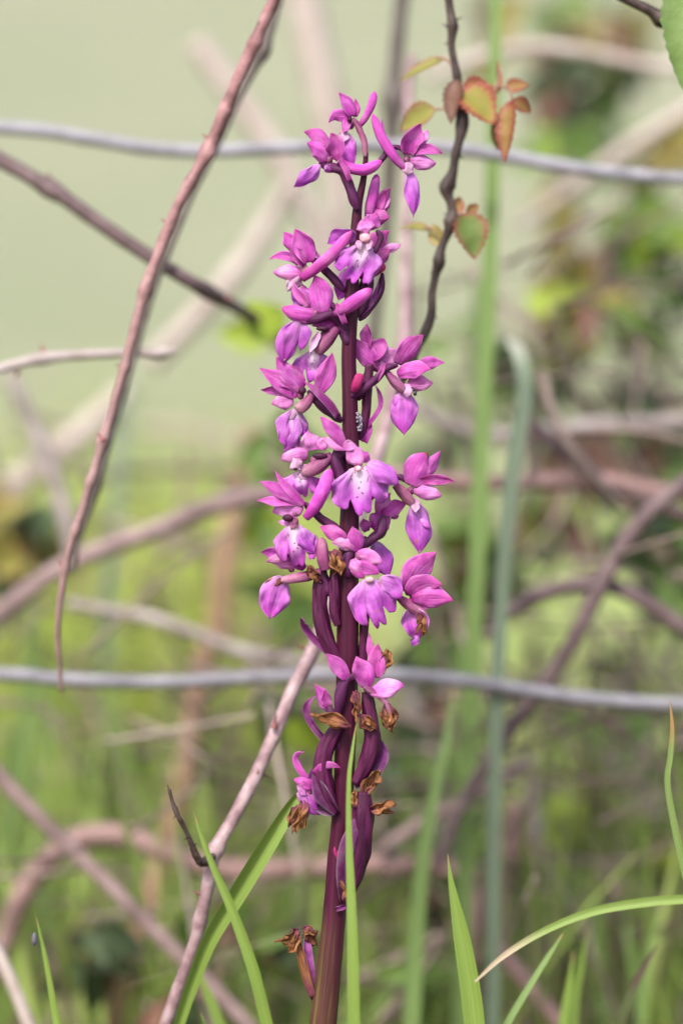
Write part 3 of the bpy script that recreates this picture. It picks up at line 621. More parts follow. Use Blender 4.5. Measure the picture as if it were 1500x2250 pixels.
cane('dry_stalk', 'pale bent straw below the thick rosy cane arch', [(-40, 2020), (10, 2120), (50, 2215), (80, 2300)], [26, 28, 30, 30], 0.06, 'cane_pale', cat='stalk')
cane('bramble_cane', 'brown twig rising to a fork behind the pale grass blade', [(830, 1870), (930, 1805), (1030, 1755), (1110, 1705), (1160, 1675)], [32, 36, 38, 40, 42], 0.12, 'cane_mauve')
cane('dry_stalk', 'pale brown leaning stalk ending beside the orchid stem foot', [(878, 1440), (905, 1540), (940, 1640), (975, 1750), (1005, 1850), (1030, 1960)], [36, 42, 44, 44, 42, 40], 0.19, 'cane_grey', cat='stalk')
cane('bramble_cane', 'rosy upright cane rising behind the broad green grass blade', [(1135, 1760), (1120, 1880), (1100, 2000), (1085, 2120), (1100, 2200), (1170, 2290)], [46, 50, 52, 50, 46, 40], 0.14, 'cane_rose')
cane('bramble_cane', 'pinkish cane lying low beside the rosy upright cane', [(1080, 2060), (1140, 2140), (1210, 2225), (1270, 2310)], [40, 42, 42, 40], 0.11, 'cane_rose')
cane('bramble_cane', 'grey stem bending from the twig fork', [(1150, 1660), (1165, 1760), (1190, 1880), (1200, 2010), (1190, 2200)], [46, 42, 38, 36, 34], 0.16, 'cane_grey')
cane('bramble_cane', 'grey-mauve stem slanting down under the right end of lower wire', [(1260, 1600), (1340, 1680), (1420, 1760), (1520, 1850)], [40, 42, 44, 44], 0.25, 'cane_grey')
cane('dry_stalk', 'dull straw leaning away below the arching grass blade', [(1240, 1980), (1300, 2080), (1370, 2190), (1420, 2280)], [34, 36, 36, 36], 0.2, 'cane_mauve', cat='stalk')

def tangle(name, label, count, region, drange, wrange, seed):
    r = random.Random(seed); V, Fc, T = [], [], []
    for _ in range(count):
        x = r.uniform(region[0], region[1]); y = r.uniform(region[2], region[3]); d = r.uniform(*drange)
        a = r.choice((r.gauss(0.15, 0.35), r.gauss(-0.15, 0.35), r.gauss(1.45, 0.3))); L = r.uniform(180, 520)
        p = [(x, y, d)]; bend = r.gauss(0, 0.35)
        for k in range(4):
            a += bend / 4 + r.gauss(0, 0.08)
            q = p[-1]; p.append((q[0] + L / 4 * math.cos(a), q[1] + L / 4 * math.sin(a), q[2] + r.uniform(-.01, .01)))
        w = r.uniform(*wrange); sp = spline(p, 3)
        g = tube_geo([P(*q) for q in sp], [0.5 * w * S * (D + d) / D * (1 - 0.4 * i / len(sp)) for i in range(len(sp))], 6)
        o = len(V); V += g[0]; Fc += [tuple(i + o for i in f) for f in g[1]]; T += [r.random()] * len(g[0])
    tag(mesh_obj(name, V, Fc, M['dead'], tint=T), label, 'stems', kind='stuff')
tangle('hedge_stems', 'tangle of dead stems inside the hedge behind the tall blades', 130, (930, 1600, 480, 2150), (.11, .36), (8, 26), 21)
tangle('undergrowth_stems', 'tangle of dead stems in the undergrowth below the lower wire', 80, (-150, 1000, 1400, 2300), (.12, .36), (8, 26), 22)
tangle('hedge_twigs', 'fine blurred twigs crossing in the hedge behind the wires', 70, (900, 1560, 560, 2100), (.09, .18), (6, 18), 31)
tangle('undergrowth_twigs', 'fine blurred twigs crossing behind the thick rosy cane', 60, (-120, 900, 1420, 2250), (.095, .18), (6, 17), 32)
tangle('field_edge_stems', 'loose dead stems at the field edge behind the mauve-brown cane', 26, (-100, 560, 880, 1380), (.2, .36), (9, 26), 23)
# ------------------------------------------------------------------ grass blades near the orchid, one by one
def grass_blade(label, pts, widths, mat, fold=0.35, roll=0.0, n=9, twist=0.0, group=None):
    """pts tip last? no: given base first, tip last; (x, y, depth)"""
    sp = spline([(*p, w) for p, w in zip(pts, widths)], n)
    path = [P(*q[:3]) for q in sp]; m_ = len(path)
    V, U = [], []
    for i, c in enumerate(path):
        t = (path[min(i + 1, m_ - 1)] - path[max(i - 1, 0)]).normalized()
        nrm = -FW - t * (-FW).dot(t); nrm.normalize(); s = t.cross(nrm)
        a = math.radians(roll + twist * i / m_)
        s2 = s * math.cos(a) + nrm * math.sin(a); n2 = nrm * math.cos(a) - s * math.sin(a)
        hw = 0.5 * sp[i][3] * S
        for u in (-1, -0.5, 0, 0.5, 1):
            V.append(c + s2 * hw * u + n2 * (fold * hw * abs(u) ** 0.9)); U.append((0.5 + 0.5 * u, i / (m_ - 1)))
    Fc = [(i * 5 + k, i * 5 + k + 1, (i + 1) * 5 + k + 1, (i + 1) * 5 + k) for i in range(m_ - 1) for k in range(4)]
    nb = len(V)
    V += [v + FW * 0.00015 for v in V]; U += U
    Fc += [tuple(reversed([q + nb for q in f])) for f in Fc]
    base = path[0]
    o = mesh_obj('grass_shoot', V, Fc, M[mat], None, U, loc=base)
    return tag(o, label, 'grass', group)
grass_blade('upright green grass blade crossing in front of the orchid stem', [(800, 2860, -.01), (790, 2500, -.012), (780, 2250, -.014), (776, 2050, -.014), (768, 1850, -.012), (767, 1720, -.011), (774, 1650, -.010), (783, 1588, -.009)], [30, 30, 28, 24, 15, 10, 7, 1], 'blade', fold=0.5, roll=20)
grass_blade('wide folded green grass blade reaching the lowest flowers', [(290, 2900, .03), (350, 2400, .02), (392, 2250, .016), (425, 2150, .013), (462, 2058, .010), (530, 1945, .007), (598, 1835, .005), (640, 1768, .005), (672, 1722, .005)], [20, 22, 26, 31, 36, 42, 38, 27, 2], 'blade', fold=0.75, roll=-12)
grass_blade('narrow pointed grass blade crossing over the wide folded blade', [(680, 2800, -.006), (620, 2400, -.008), (588, 2250, -.009), (555, 2120, -.010), (508, 1990, -.010), (470, 1905, -.010), (444, 1838, -.010), (426, 1783, -.010)], [27, 27, 27, 26, 21, 15, 9, 1], 'blade', fold=0.6, roll=12)
grass_blade('broad pointed green grass blade standing alone with a dark tip', [(1080, 2850, .0), (1058, 2400, .0), (1043, 2250, .0), (1032, 2160, .0), (1015, 2060, .0), (998, 1975, .0), (988, 1920, .0), (983, 1876, .0)], [44, 46, 46, 44, 36, 20, 9, 1], 'blade', fold=0.55, roll=8)
grass_blade('arching grass blade with a pale dried tip', [(2050, 2700, .005), (1850, 2250, -.002), (1700, 2040, -.008), (1580, 1978, -.010), (1500, 1977, -.010), (1400, 1986, -.010), (1300, 2005, -.010), (1200, 2044, -.010), (1110, 2098, -.010), (1043, 2157, -.010)], [22, 22, 22, 21, 20, 20, 18, 15, 12, 4], 'blade_dry', fold=0.5, roll=-20)
grass_blade('thin green blade under the arching grass blade', [(950, 2800, .015), (1050, 2380, .015), (1115, 2250, .016), (1165, 2165, .017), (1205, 2100, .018), (1235, 2052, .018)], [18, 18, 17, 15, 11, 2], 'blade_far', fold=0.5, roll=25)
grass_blade('thin kinked grass blade with an orange withered tip', [(1640, 2800, .0), (1540, 2080, .0), (1505, 1915, .0), (1483, 1820, .0), (1466, 1722, .0), (1472, 1660, .0), (1476, 1600, .0), (1471, 1540, .0)], [20, 20, 18, 16, 13, 12, 9, 2], 'blade_orange', fold=0.6, roll=15)
grass_blade('thin blade holding a small grey seed beside its tip', [(230, 2800, .01), (160, 2380, .012), (128, 2250, .013), (110, 2150, .013), (95, 2075, .013), (80, 2015, .013)], [20, 20, 18, 14, 9, 1], 'blade', fold=0.5, roll=20)
grass_blade('tall soft green blade standing behind the thorny dark twig', [(1000, 2600, .10), (1030, 1700, .10), (1048, 1250, .098), (1060, 950, .098), (1074, 640, .098), (1084, 330, .098), (1088, 60, .098), (1085, -160, .098)], [42, 44, 44, 44, 42, 38, 34, 24], 'blade_far', fold=0.4, roll=15)
grass_blade('tall bluish blade with a bent pale tip', [(1080, 2600, .09), (1088, 1700, .088), (1098, 1400, .088), (1112, 1180, .088), (1130, 1010, .088), (1150, 890, .088), (1152, 815, .089), (1135, 765, .092), (1112, 742, .095)], [34, 34, 34, 38, 40, 42, 42, 32, 8], 'blade_blue', fold=0.4, roll=10)
grass_blade('pale blurred blade rising between the orchid and the broad pointed blade', [(880, 2900, .08), (900, 2400, .08), (908, 2200, .08), (918, 2020, .08), (935, 1850, .08), (960, 1720, .08), (985, 1600, .082), (1000, 1500, .085)], [44, 44, 42, 40, 36, 28, 18, 5], 'blade_far', fold=0.4, roll=15)
LB = ['soft blurred grass blade crossing the thick rosy arch by its foot', 'soft blurred grass short blade outside the thick rosy arch', 'soft blurred grass blade beneath the thick mauve-brown cane', 'soft blurred grass blade behind the steep purple-brown cane foot', 'soft blurred grass blade standing between the twig fork and the hedge leaves', 'soft blurred grass green blade under the arching dry-tipped blade', 'soft blurred grass smaller green blade beside the thin green blade', 'soft blurred grass tall blade behind the dry-tipped blade', 'soft blurred grass blade behind the rosy upright cane', 'soft blurred grass short green blade beside the thorny cane foot', 'soft blurred grass tiny green blade at the thorny cane foot', 'soft blurred grass low blade slanting behind the orchid stem foot', 'soft blurred grass blade behind the lowest withered flowers', 'soft blurred grass bluish blade behind the red cane', 'soft blurred grass blade leaning behind the rusty upright cane', 'soft blurred grass blade behind the dying olive blade', 'soft blurred grass leaning blade crossing the pale leaning stalk', 'soft blurred grass slim blade beside the dying olive blade', 'soft blurred grass blade rising beside the tall soft blade']
for i, (x0, y0, x1, y1, w, d, m_) in enumerate([(10, 2300, 75, 1250, 56, .17, 'blade_far'), (-20, 2200, 30, 1560, 50, .15, 'blade_far'), (90, 1900, 92, 1290, 44, .2, 'blade_far'), (1035, 2300, 1070, 1480, 46, .15, 'blade_far'),
        (1000, 1960, 1015, 1330, 44, .16, 'blade_far'), (1250, 2350, 1290, 2040, 30, .06, 'blade'), (1220, 2400, 1260, 2090, 24, .05, 'blade'), (1345, 2380, 1300, 1900, 34, .13, 'blade_far'), (1180, 2300, 1130, 1830, 34, .14, 'blade_far'),
        (500, 2300, 430, 2120, 26, .05, 'blade'), (440, 2320, 440, 2225, 16, .02, 'blade'), (700, 2300, 900, 2130, 34, .12, 'blade_far'), (640, 2100, 650, 1720, 44, .16, 'blade_far'), (250, 1200, 300, 760, 40, .22, 'blade_blue'), (390, 2000, 200, 1420, 30, .19, 'blade_far'), (1420, 2350, 1360, 1950, 30, .12, 'blade_far'), (1080, 1900, 1005, 1360, 34, .17, 'blade_far'), (1400, 2300, 1450, 1980, 26, .10, 'blade_far'), (1060, 960, 1040, 560, 40, .16, 'blade_far')]):
    mx, my = (x0 + x1) / 2 + RNG.uniform(-14, 14), (y0 + y1) / 2
    low = y0 + (y0 - y1) * 0.6
    grass_blade(LB[i], [(x0 - (x1 - x0) * 0.4, low, d), (x0, y0, d), (mx, my, d), ((mx + x1) / 2, (my + y1) / 2, d), (x1, y1, d)], [w, w, w * 0.92, w * 0.6, 2], m_, fold=0.4, roll=RNG.uniform(-25, 25), group='blurred grass blades behind the orchid')
b = grass_blade('dark olive dying blade leaning behind the arching grass blade', [(1330, 2600, .04), (1362, 2280, .04), (1380, 2200, .04), (1412, 2130, .04), (1445, 2075, .04)], [30, 28, 24, 16, 2], 'blade_olive' if 'blade_olive' in M else 'blade_far', fold=0.5, roll=30)

# ------------------------------------------------------------------ bramble shoots of the hedge, out of focus
def shoot(label, x, y, d, n, spread, size, mats, seed, group, stem_to=None, smat='cane_brown'):
    r = random.Random(seed)
    b = stem_to or (x + r.uniform(-60, 60), y + spread * 1.6)
    low = P(b[0], b[1], d)
    root = empty('bramble_shoot', (low.x, low.y, low.z)); tag(root, label, 'bramble', group)
    spine = [(b[0], b[1], d), ((b[0] * .6 + x * .4) + r.uniform(-20, 20), b[1] * .6 + y * .4, d + .004), (x, y, d), (x + r.uniform(-.4, .4) * spread, y - spread * 0.8, d - .004)]
    tube_obj('stem', spine, [22, 20, 16, 8], M[smat], root, 6, 8, lump=0.1, lumpf=150)
    size *= 1.25
    for k in range(int(n * 2.6)):
        t = r.random()
        sx = x + r.gauss(0, 0.28) * spread; sy = y + r.gauss(0, 0.32) * spread
        dd = d + r.uniform(-.03, .03)
        ang = r.uniform(-math.pi, math.pi); L = size * r.uniform(0.7, 1.25)
        ex, ey = sx + L * math.cos(ang), sy + L * 0.9 * math.sin(ang) + L * 0.25
        add_leaf(root, sx, sy, ex, ey, L * r.uniform(.6, .8), dd, dd + r.uniform(-.012, .012), r.choice(mats), (r.uniform(-.7, .7), r.uniform(-.2, .9)), nseg=6, teeth=6)
        tube_obj('leaf_stalk', [(x + (sx - x) * .3, y + (sy - y) * .3 + 10, d), (sx, sy, dd)], [7, 6], M['cane_rust'], root, 3, 5)
G1 = 'leafy bramble shoots in the hedge'
L1 = ['blurred small yellow-green shoot above the pale arching stalk, beside the tall soft blade', 'blurred yellow and brown shoot reaching above the pale arching stalk', 'blurred darkest leafy shoot standing in for hedge shadow just under the pale arching stalk', 'blurred dark green shoot under the far end of the pale arching stalk', 'blurred sparse yellowish shoot behind the ribbed green leaf', 'blurred lime green shoot touching the upper wire', 'blurred dull green shoot above the slanting pale stalk', 'blurred green and yellow shoot where the slanting pale stalk leaves the hedge', 'blurred small lime shoot just under the upper wire', 'blurred large bright green shoot below the upper wire', 'blurred dull shoot under the large bright green shoot', 'blurred lime and brown shoot above the tall bluish blade tip', 'blurred yellow-brown shoot beside the lime and brown shoot', 'blurred green shoot over the grey level cane', 'blurred dense green shoot wrapped round the tall soft blade', 'blurred dark green shoot behind the tall bluish blade', 'blurred thin lime shoot below the dull shoot', 'blurred brownish dark shoot lying on the grey level cane', 'blurred dark brown shoot between the two level hedge canes', 'blurred dark green shoot where the level canes leave the hedge', 'blurred near black-green shoot standing in for hedge shadow beside the steep purple-brown cane', 'blurred green and brown shoot under the rosy level cane', 'blurred lime shoot crossing the tall soft blade below the level canes', 'blurred small dark shoot beside the torn violet lip', 'blurred brown-green shoot over the arching brown cane end', 'blurred small brownish shoot between the bluish blade and arching brown cane', 'blurred dark shoot just above the lower wire beside the orchid']
for i, (x, y, d, n, spd, size, mats) in enumerate([
        (1060, 60, .30, 3, 80, 70, ['leaf_yellow', 'leaf_green']), (1250, 60, .32, 5, 130, 70, ['leaf_yellow', 'leaf_brown', 'leaf_green']),
        (1240, 190, .30, 6, 100, 80, ['leaf_dark', 'leaf_dark', 'leaf_brown']), (1330, 170, .30, 4, 90, 80, ['leaf_dark', 'leaf_green']), (1420, 60, .33, 3, 90, 70, ['leaf_yellow', 'leaf_green']),  # first shoot: dark leaf colours stand in for shadow inside the hedge
        (1240, 310, .26, 4, 70, 80, ['leaf_lime', 'leaf_green']), (1310, 270, .3, 4, 80, 70, ['leaf_green', 'leaf_dark']), (1450, 330, .28, 4, 80, 90, ['leaf_green', 'leaf_yellow']),
        (1260, 460, .26, 3, 70, 70, ['leaf_lime', 'leaf_yellow']), (1410, 500, .24, 6, 110, 100, ['leaf_lime', 'leaf_green']), (1470, 600, .26, 3, 70, 80, ['leaf_green', 'leaf_dark']),
        (1230, 640, .22, 5, 80, 80, ['leaf_lime', 'leaf_yellow', 'leaf_brown']), (1330, 650, .22, 5, 90, 80, ['leaf_yellow', 'leaf_brown', 'leaf_green']), (1220, 740, .24, 4, 80, 80, ['leaf_green', 'leaf_lime']),
        (1060, 800, .24, 5, 110, 90, ['leaf_green', 'leaf_green', 'leaf_dark']), (1180, 850, .26, 4, 80, 90, ['leaf_green', 'leaf_dark']), (1420, 720, .3, 3, 80, 80, ['leaf_lime', 'leaf_green']),
        (1400, 900, .26, 4, 90, 80, ['leaf_dark', 'leaf_brown', 'leaf_green']), (1300, 990, .24, 4, 90, 80, ['leaf_dark', 'leaf_brown']), (1470, 1000, .25, 4, 80, 80, ['leaf_green', 'leaf_dark']),
        (1480, 1200, .16, 7, 110, 100, ['leaf_dark', 'leaf_dark', 'leaf_green']), (1200, 1120, .24, 5, 80, 80, ['leaf_green', 'leaf_lime', 'leaf_brown']), (1040, 1180, .22, 5, 90, 80, ['leaf_lime', 'leaf_brown', 'leaf_green']),  # first shoot: its dark leaves paint in a shadowed gap of the hedge
        (980, 980, .24, 4, 60, 70, ['leaf_dark', 'leaf_green']), (1000, 1300, .22, 5, 90, 80, ['leaf_brown', 'leaf_green', 'leaf_dark']), (1130, 1230, .22, 3, 70, 70, ['leaf_brown', 'leaf_green']), (950, 1420, .2, 4, 70, 70, ['leaf_green', 'leaf_dark'])]):
    shoot(L1[i], x, y, d, n, spd, size, mats, 40 + i, G1)
G2 = 'bramble shoots low behind the orchid'
L2 = ['blurred single lime leaf shoot beside the violet lip by the purple-brown cane end', 'blurred green shoot behind the flowers above the thick mauve-brown cane', 'blurred small green shoot where the thick mauve-brown cane meets the flowers', 'blurred brightest lime shoot below the lower wire', 'blurred lime and green shoot beside the bent grey stem', 'blurred dark green shoot behind the orange-tipped blade', 'blurred green shoot hanging under the lower wire', 'blurred brown and yellow shoot under the leaning grey twig', 'blurred small yellow shoot on the leaning grey twig', 'blurred lime shoot behind the hanging violet lip', 'blurred mixed green shoot behind the thorny pink-grey cane', 'blurred large green shoot beside the seed capsules below the lower wire', 'blurred green shoot touching the brown forked twig', 'blurred brownish shoot behind the tip of the pale blurred blade', 'blurred green shoot behind the rusty upright cane', 'blurred dark brown shoot above the thick rosy arch', 'blurred dark brown shoot behind the pale blurred blade', 'blurred green shoot below the thick rosy arch', 'blurred brown shoot under the pale brown straight stalk', 'blurred brown and green shoot between the folded blade and orchid stem', 'blurred dark brown litter shoot at the foot of the folded blade', 'blurred thin lime shoot under the arching brown cane', 'blurred dark green shoot at the foot of the orchid stem', 'blurred green shoot above the arching dry-tipped blade']
for i, (x, y, d, n, spd, size, mats) in enumerate([
        (600, 745, .13, 1, 10, 110, ['leaf_lime']), (620, 960, .17, 3, 50, 90, ['leaf_green']), (600, 1120, .18, 3, 40, 70, ['leaf_green', 'leaf_lime']),
        (1300, 1740, .2, 3, 70, 90, ['leaf_lime']), (1220, 1850, .2, 3, 60, 80, ['leaf_lime', 'leaf_green']), (1470, 1680, .2, 4, 90, 80, ['leaf_dark', 'leaf_green']), (1350, 1600, .22, 3, 80, 70, ['leaf_green']),
        (60, 1200, .2, 4, 90, 90, ['leaf_brown', 'leaf_yellow', 'leaf_dark']), (30, 1130, .22, 2, 50, 70, ['leaf_yellow']), (620, 1320, .2, 3, 60, 80, ['leaf_lime', 'leaf_green']), (620, 1580, .16, 4, 70, 80, ['leaf_green', 'leaf_dark', 'leaf_lime']), (860, 1650, .18, 5, 90, 90, ['leaf_green', 'leaf_green', 'leaf_dark']),
        (880, 1800, .16, 3, 60, 80, ['leaf_green', 'leaf_dark']), (980, 1560, .2, 4, 80, 80, ['leaf_green', 'leaf_brown']), (380, 1660, .3, 3, 90, 90, ['leaf_green', 'leaf_lime']), (230, 1640, .26, 4, 80, 80, ['leaf_dark', 'leaf_brown', 'leaf_green']),
        (940, 2000, .16, 4, 70, 80, ['leaf_dark', 'leaf_brown']), (400, 2080, .14, 4, 80, 90, ['leaf_green', 'leaf_dark']), (190, 2080, .14, 4, 80, 80, ['leaf_brown', 'leaf_dark']), (560, 2080, .13, 4, 80, 80, ['leaf_brown', 'leaf_dark', 'leaf_green']), (420, 2220, .12, 4, 90, 80, ['leaf_brown', 'leaf_dark']), (1390, 1460, .3, 2, 80, 80, ['leaf_lime', 'leaf_green']), (900, 2150, .14, 4, 60, 80, ['leaf_dark', 'leaf_green']), (1440, 1900, .18, 3, 80, 80, ['leaf_green', 'leaf_lime'])]):
    shoot(L2[i], x, y, d, n, spd, size, mats, 140 + i, G2, smat='cane_mauve')

# ------------------------------------------------------------------ the orchid
OR = random.Random(11)
base_pt = P(640, 2920, 0)
orchid = empty('orchid', (base_pt.x, base_pt.y, ground_z(base_pt.x, base_pt.y)))
tag(orchid, 'tall magenta orchid with a dark purple stem and many small flowers', 'orchid')

SHAPES = {
    'sepal': lambda v: (0.42 + 0.58 * math.sin(math.pi * min(1, v / 1.05) ** 0.85)) * max(0, 1 - max(0, (v - 0.55) / 0.45) ** 2.0) ** 0.8,
    'round': lambda v: (0.50 + 0.50 * math.sin(math.pi * v ** 0.8)) * max(0, 1 - max(0, (v - 0.62) / 0.38) ** 2.6) ** 0.5,
    'strap': lambda v: (0.85 + 0.15 * math.sin(math.pi * v)) * (1 - max(0, (v - 0.6) / 0.4) ** 2),
    'lip': lambda v: 0.30 + 0.70 * math.sin(math.pi * 0.5 * min(1, v / 0.6)) ** 1.3,
    'side': lambda v: (0.25 + 0.75 * max(0, math.sin(math.pi * v ** 0.9)) ** 0.9) * max(0, 1 - max(0, (v - 0.7) / 0.3) ** 3) ** 0.6,
}
SC = (S)
def petal_geo(b, t, w, shape, bend=0.0, bow=0.0, roll=0.0, cup=0.5, curl=0.0, ripple=0.08, nu=12, nv=18, crumple=0.0, seed=0, mid=None, thick=2.2, twist=0.0, keel=0.0, uneven=0.10):
    """b, t in orchid pixels (x, y, depth). Returns closed thin shell"""
    b, t = Vector(b), Vector(t)
    ax = t - b; L = ax.length
    a0 = ax.normalized()
    s0 = Vector((-ax.y, ax.x, 0))
    s0 = s0.normalized() if s0.length > 1e-4 else Vector((1, 0, 0))
    n0 = Vector((0, 0, -1))
    ctrl = (b + t) / 2 + s0 * bend * 2 + n0 * bow * 2
    if mid: ctrl = Vector(mid) * 2 - (b + t) / 2
    prof = SHAPES[shape]
    def curve(v): return b * (1 - v) ** 2 + ctrl * 2 * v * (1 - v) + t * v * v
    V, U = [], []
    lobes = shape == 'lip'
    if lobes: nu, nv = 30, 20
    ragged = shape == 'side'
    sv = Vector((seed * 1.37, seed * 0.73, seed * 2.1))
    top, bot = [], []
    for i in range(nv + 1):
        for j in range(nu + 1):
            u = -1 + 2 * j / nu
            v = i / nv
            vv = v
            if lobes:      # three lobes: long notched middle, shorter rounded sides
                au = abs(u)
                ln = 1.0 if au < 0.33 else 0.86
                ln -= 0.25 * math.exp(-((au - 0.35) / 0.075) ** 2)
                ln -= 0.09 * math.exp(-(u / 0.06) ** 2)
                ln -= 0.34 * max(0, (au - 0.62) / 0.38) ** 2.2
                ln += 0.055 * noise.noise(Vector((u * 5, 0, 0)) + sv) + 0.03 * noise.noise(Vector((u * 15, 0, 0)) + sv)
                vv = v * ln
            elif ragged:
                vv = v * (1 - 0.10 * math.exp(-(u / 0.16) ** 2) + 0.10 * noise.noise(Vector((u * 4, 0, 3)) + sv))
            c = curve(vv)
            tg = (curve(min(1, vv + 0.01)) - curve(max(0, vv - 0.01)))
            tg = tg.normalized() if tg.length > 1e-6 else a0
            nn = n0 - tg * n0.dot(tg)
            if nn.length < 0.15: nn = Vector((0, -1, 0)) - tg * (-tg.y)
            nn.normalize(); ss = nn.cross(tg) * -1
            if ss.dot(s0) < 0: ss = -ss
            ra_ = math.radians(roll + twist * (vv - 0.4)); cr = math.cos(ra_); sr = math.sin(ra_)
            s2 = ss * cr + nn * sr; n2 = nn * cr - ss * sr
            hw = max(0.3, 0.5 * w * prof(v if lobes else vv))
            hw *= 1 + uneven * noise.noise(Vector((vv * 3.2, 1.5 if u > 0 else -1.5, 0)) + sv) * 1.6
            ang = u * cup if abs(cup) > 1e-3 else u * 1e-3
            cc = cup if abs(cup) > 1e-3 else 1e-3
            p = c + s2 * (math.sin(ang) / cc * hw) + n2 * ((1 - math.cos(ang)) / cc * hw)
            p = p + n2 * (curl * L * vv ** 3)
            p = p + n2 * (ripple * hw * noise.noise(Vector((u * 1.6, vv * 2.6, 0)) + sv) * 1.4)
            p = p - n2 * (keel * hw * max(0.0, 1 - abs(u) * 1.6))
            if lobes: p = p - n2 * (0.10 * hw * math.exp(-((abs(u) - 0.35) / 0.14) ** 2) * vv) + n2 * (0.055 * hw * math.sin(u * 11 + seed) * vv * vv)
            if abs(u) > 0.8: p = p + n2 * (ripple * hw * 0.9 * math.sin(vv * 11 + seed))
            if crumple:
                q = Vector((u * 1.7, vv * 3.4, seed * 1.3))
                p = p + Vector((noise.noise(q), noise.noise(q + Vector((7, 1, 2))), noise.noise(q + Vector((3, 9, 4))))) * crumple * w
                p = p + n2 * (0.18 * w * crumple * math.sin(u * 9 + vv * 3 + seed))
            top.append(p); bot.append(p - n2 * thick * (0.4 if abs(u) > 0.99 or i == nv else 1)); U.append((0.5 + 0.5 * u, v))
    W = nu + 1
    V = top + bot; nb = len(top); U = U + U
    Fc = [(i * W + j, i * W + j + 1, (i + 1) * W + j + 1, (i + 1) * W + j) for i in range(nv) for j in range(nu)]
    Fc += [tuple(reversed([q + nb for q in f])) for f in list(Fc)]
    rim = [j for j in range(W)] + [i * W + nu for i in range(1, nv + 1)] + [nv * W + j for j in range(nu - 1, -1, -1)] + [i * W for i in range(nv - 1, 0, -1)]
    for k in range(len(rim)):
        p, q = rim[k], rim[(k + 1) % len(rim)]
        Fc.append((q, p, p + nb, q + nb))
    return [pxp(v) for v in V], Fc, U
SEED = [0]
def petal(parent, name, x0, y0, x1, y1, w, d=0, d0=0, d1=None, shape='sepal', m='sepal', b=0, bow=None, r=None, c=None, cu=0.0, rp=0.10, mid=None, cr=0.0):
    SEED[0] += 1
    if d1 is None: d1 = d0 + OR.uniform(-8, 8)
    if bow is None: bow = OR.uniform(1, 6)
    if r is None: r = OR.uniform(-28, 28)
    if c is None: c = OR.choice((-1, 1)) * OR.uniform(0.5, 0.95)
    if shape == 'sepal' and cu == 0: cu = OR.uniform(-.22, .22)
    V, Fc, U = petal_geo((x0, y0, d + d0), (x1, y1, d + d1), w * (1.22 if shape in ('sepal', 'round', 'side') else 1.12), shape, b, bow, r, c, cu, rp * 1.5, seed=SEED[0], mid=mid, crumple=cr, twist=OR.uniform(-60, 60) if shape == 'sepal' else OR.uniform(-14, 14), keel=OR.uniform(0, 0.22))
    return mesh_obj(name, V, Fc, M[m], parent, U)
def otube(parent, name, pts, dias, m, d=0, n=8, sides=12, rnd=False, **kw):
    """orchid tube; pts (x, y[, dz])"""
    pts = [(*p, 0) if len(p) == 2 else p for p in pts]
    if isinstance(dias, (int, float)): dias = [dias] * len(pts)
    sp = spline([(*p, w) for p, w in zip(pts, dias)], n)
    path = [pxp((q[0], q[1], q[2] + d)) for q in sp]; rad = [max(0.00003, 0.5 * q[3] * S) for q in sp]
    if name == 'ovary':      # both ends narrow where they join
        k = len(path)
        for i in range(k):
            e = min(i, k - 1 - i) / max(1, 0.18 * k)
            if e < 1: rad[i] *= 0.45 + 0.55 * math.sin(e * math.pi / 2)
    if rnd:     # rounded far end
        k = len(path); tail = max(3, int(0.22 * k))
        for i in range(tail):
            f = (i + 1) / tail
            rad[k - tail + i] *= max(0.12, math.sqrt(max(0, 1 - f ** 2.4)))
    V, Fc, U = tube_geo(path, rad, sides, **kw)
    return mesh_obj(name, V, Fc, M[m], parent, U)
def blob(name, parent, x, y, d, rx, ry, rz, m, lump=0.15, seed=0, seg=12, open_front=False):
    """a small rounded body; open_front makes a cup whose mouth faces the camera"""
    V, Fc, U = [], [], []
    rings = 9
    for i in range(rings + 1):
        th = math.pi * i / rings
        for k in range(seg):
            ph = 2 * math.pi * k / seg
            q = Vector((math.sin(th) * math.cos(ph), math.sin(th) * math.sin(ph), -math.cos(th)))
            f = 1 + lump * noise.noise(q * 2 + Vector((seed, 0, 0)))
            z = q.z
            if open_front and z < -0.3: z = -0.3 + (-0.3 - z) * 1.6
            V.append(pxp((x + q.x * rx * f, y + q.y * ry * f, d + z * rz * f))); U.append((k / seg, i / rings))
    for i in range(rings):
        for k in range(seg):
            Fc.append((i * seg + k, i * seg + (k + 1) % seg, (i + 1) * seg + (k + 1) % seg, (i + 1) * seg + k))
    return mesh_obj(name, V, Fc, M[m], parent, U)

# stem
ST = [(640, 2930, 70), (668, 2600, 66), (690, 2400, 64), (709, 2250, 61), (723, 2120, 56), (735, 2000, 50), (743, 1880, 46), (752, 1780, 44), (758, 1650, 46), (762, 1500, 47), (764, 1350, 46), (766, 1200, 42), (770, 1050, 38), (769, 900, 33), (766, 780, 31), (771, 680, 31), (776, 590, 27), (781, 510, 24), (786, 450, 20), (797, 400, 15), (803, 350, 12), (801, 312, 10)]
sp = spline([(x, y, w) for x, y, w in ST], 8)
V, Fc, U = tube_geo([pxp((q[0], q[1], 0)) for q in sp], [0.5 * q[2] * S for q in sp], 18, ridge=0.05, nridge=6, twist=1.2, lump=0.05, lumpf=150)
mesh_obj('stem', V, Fc, M['stem'], orchid, U)

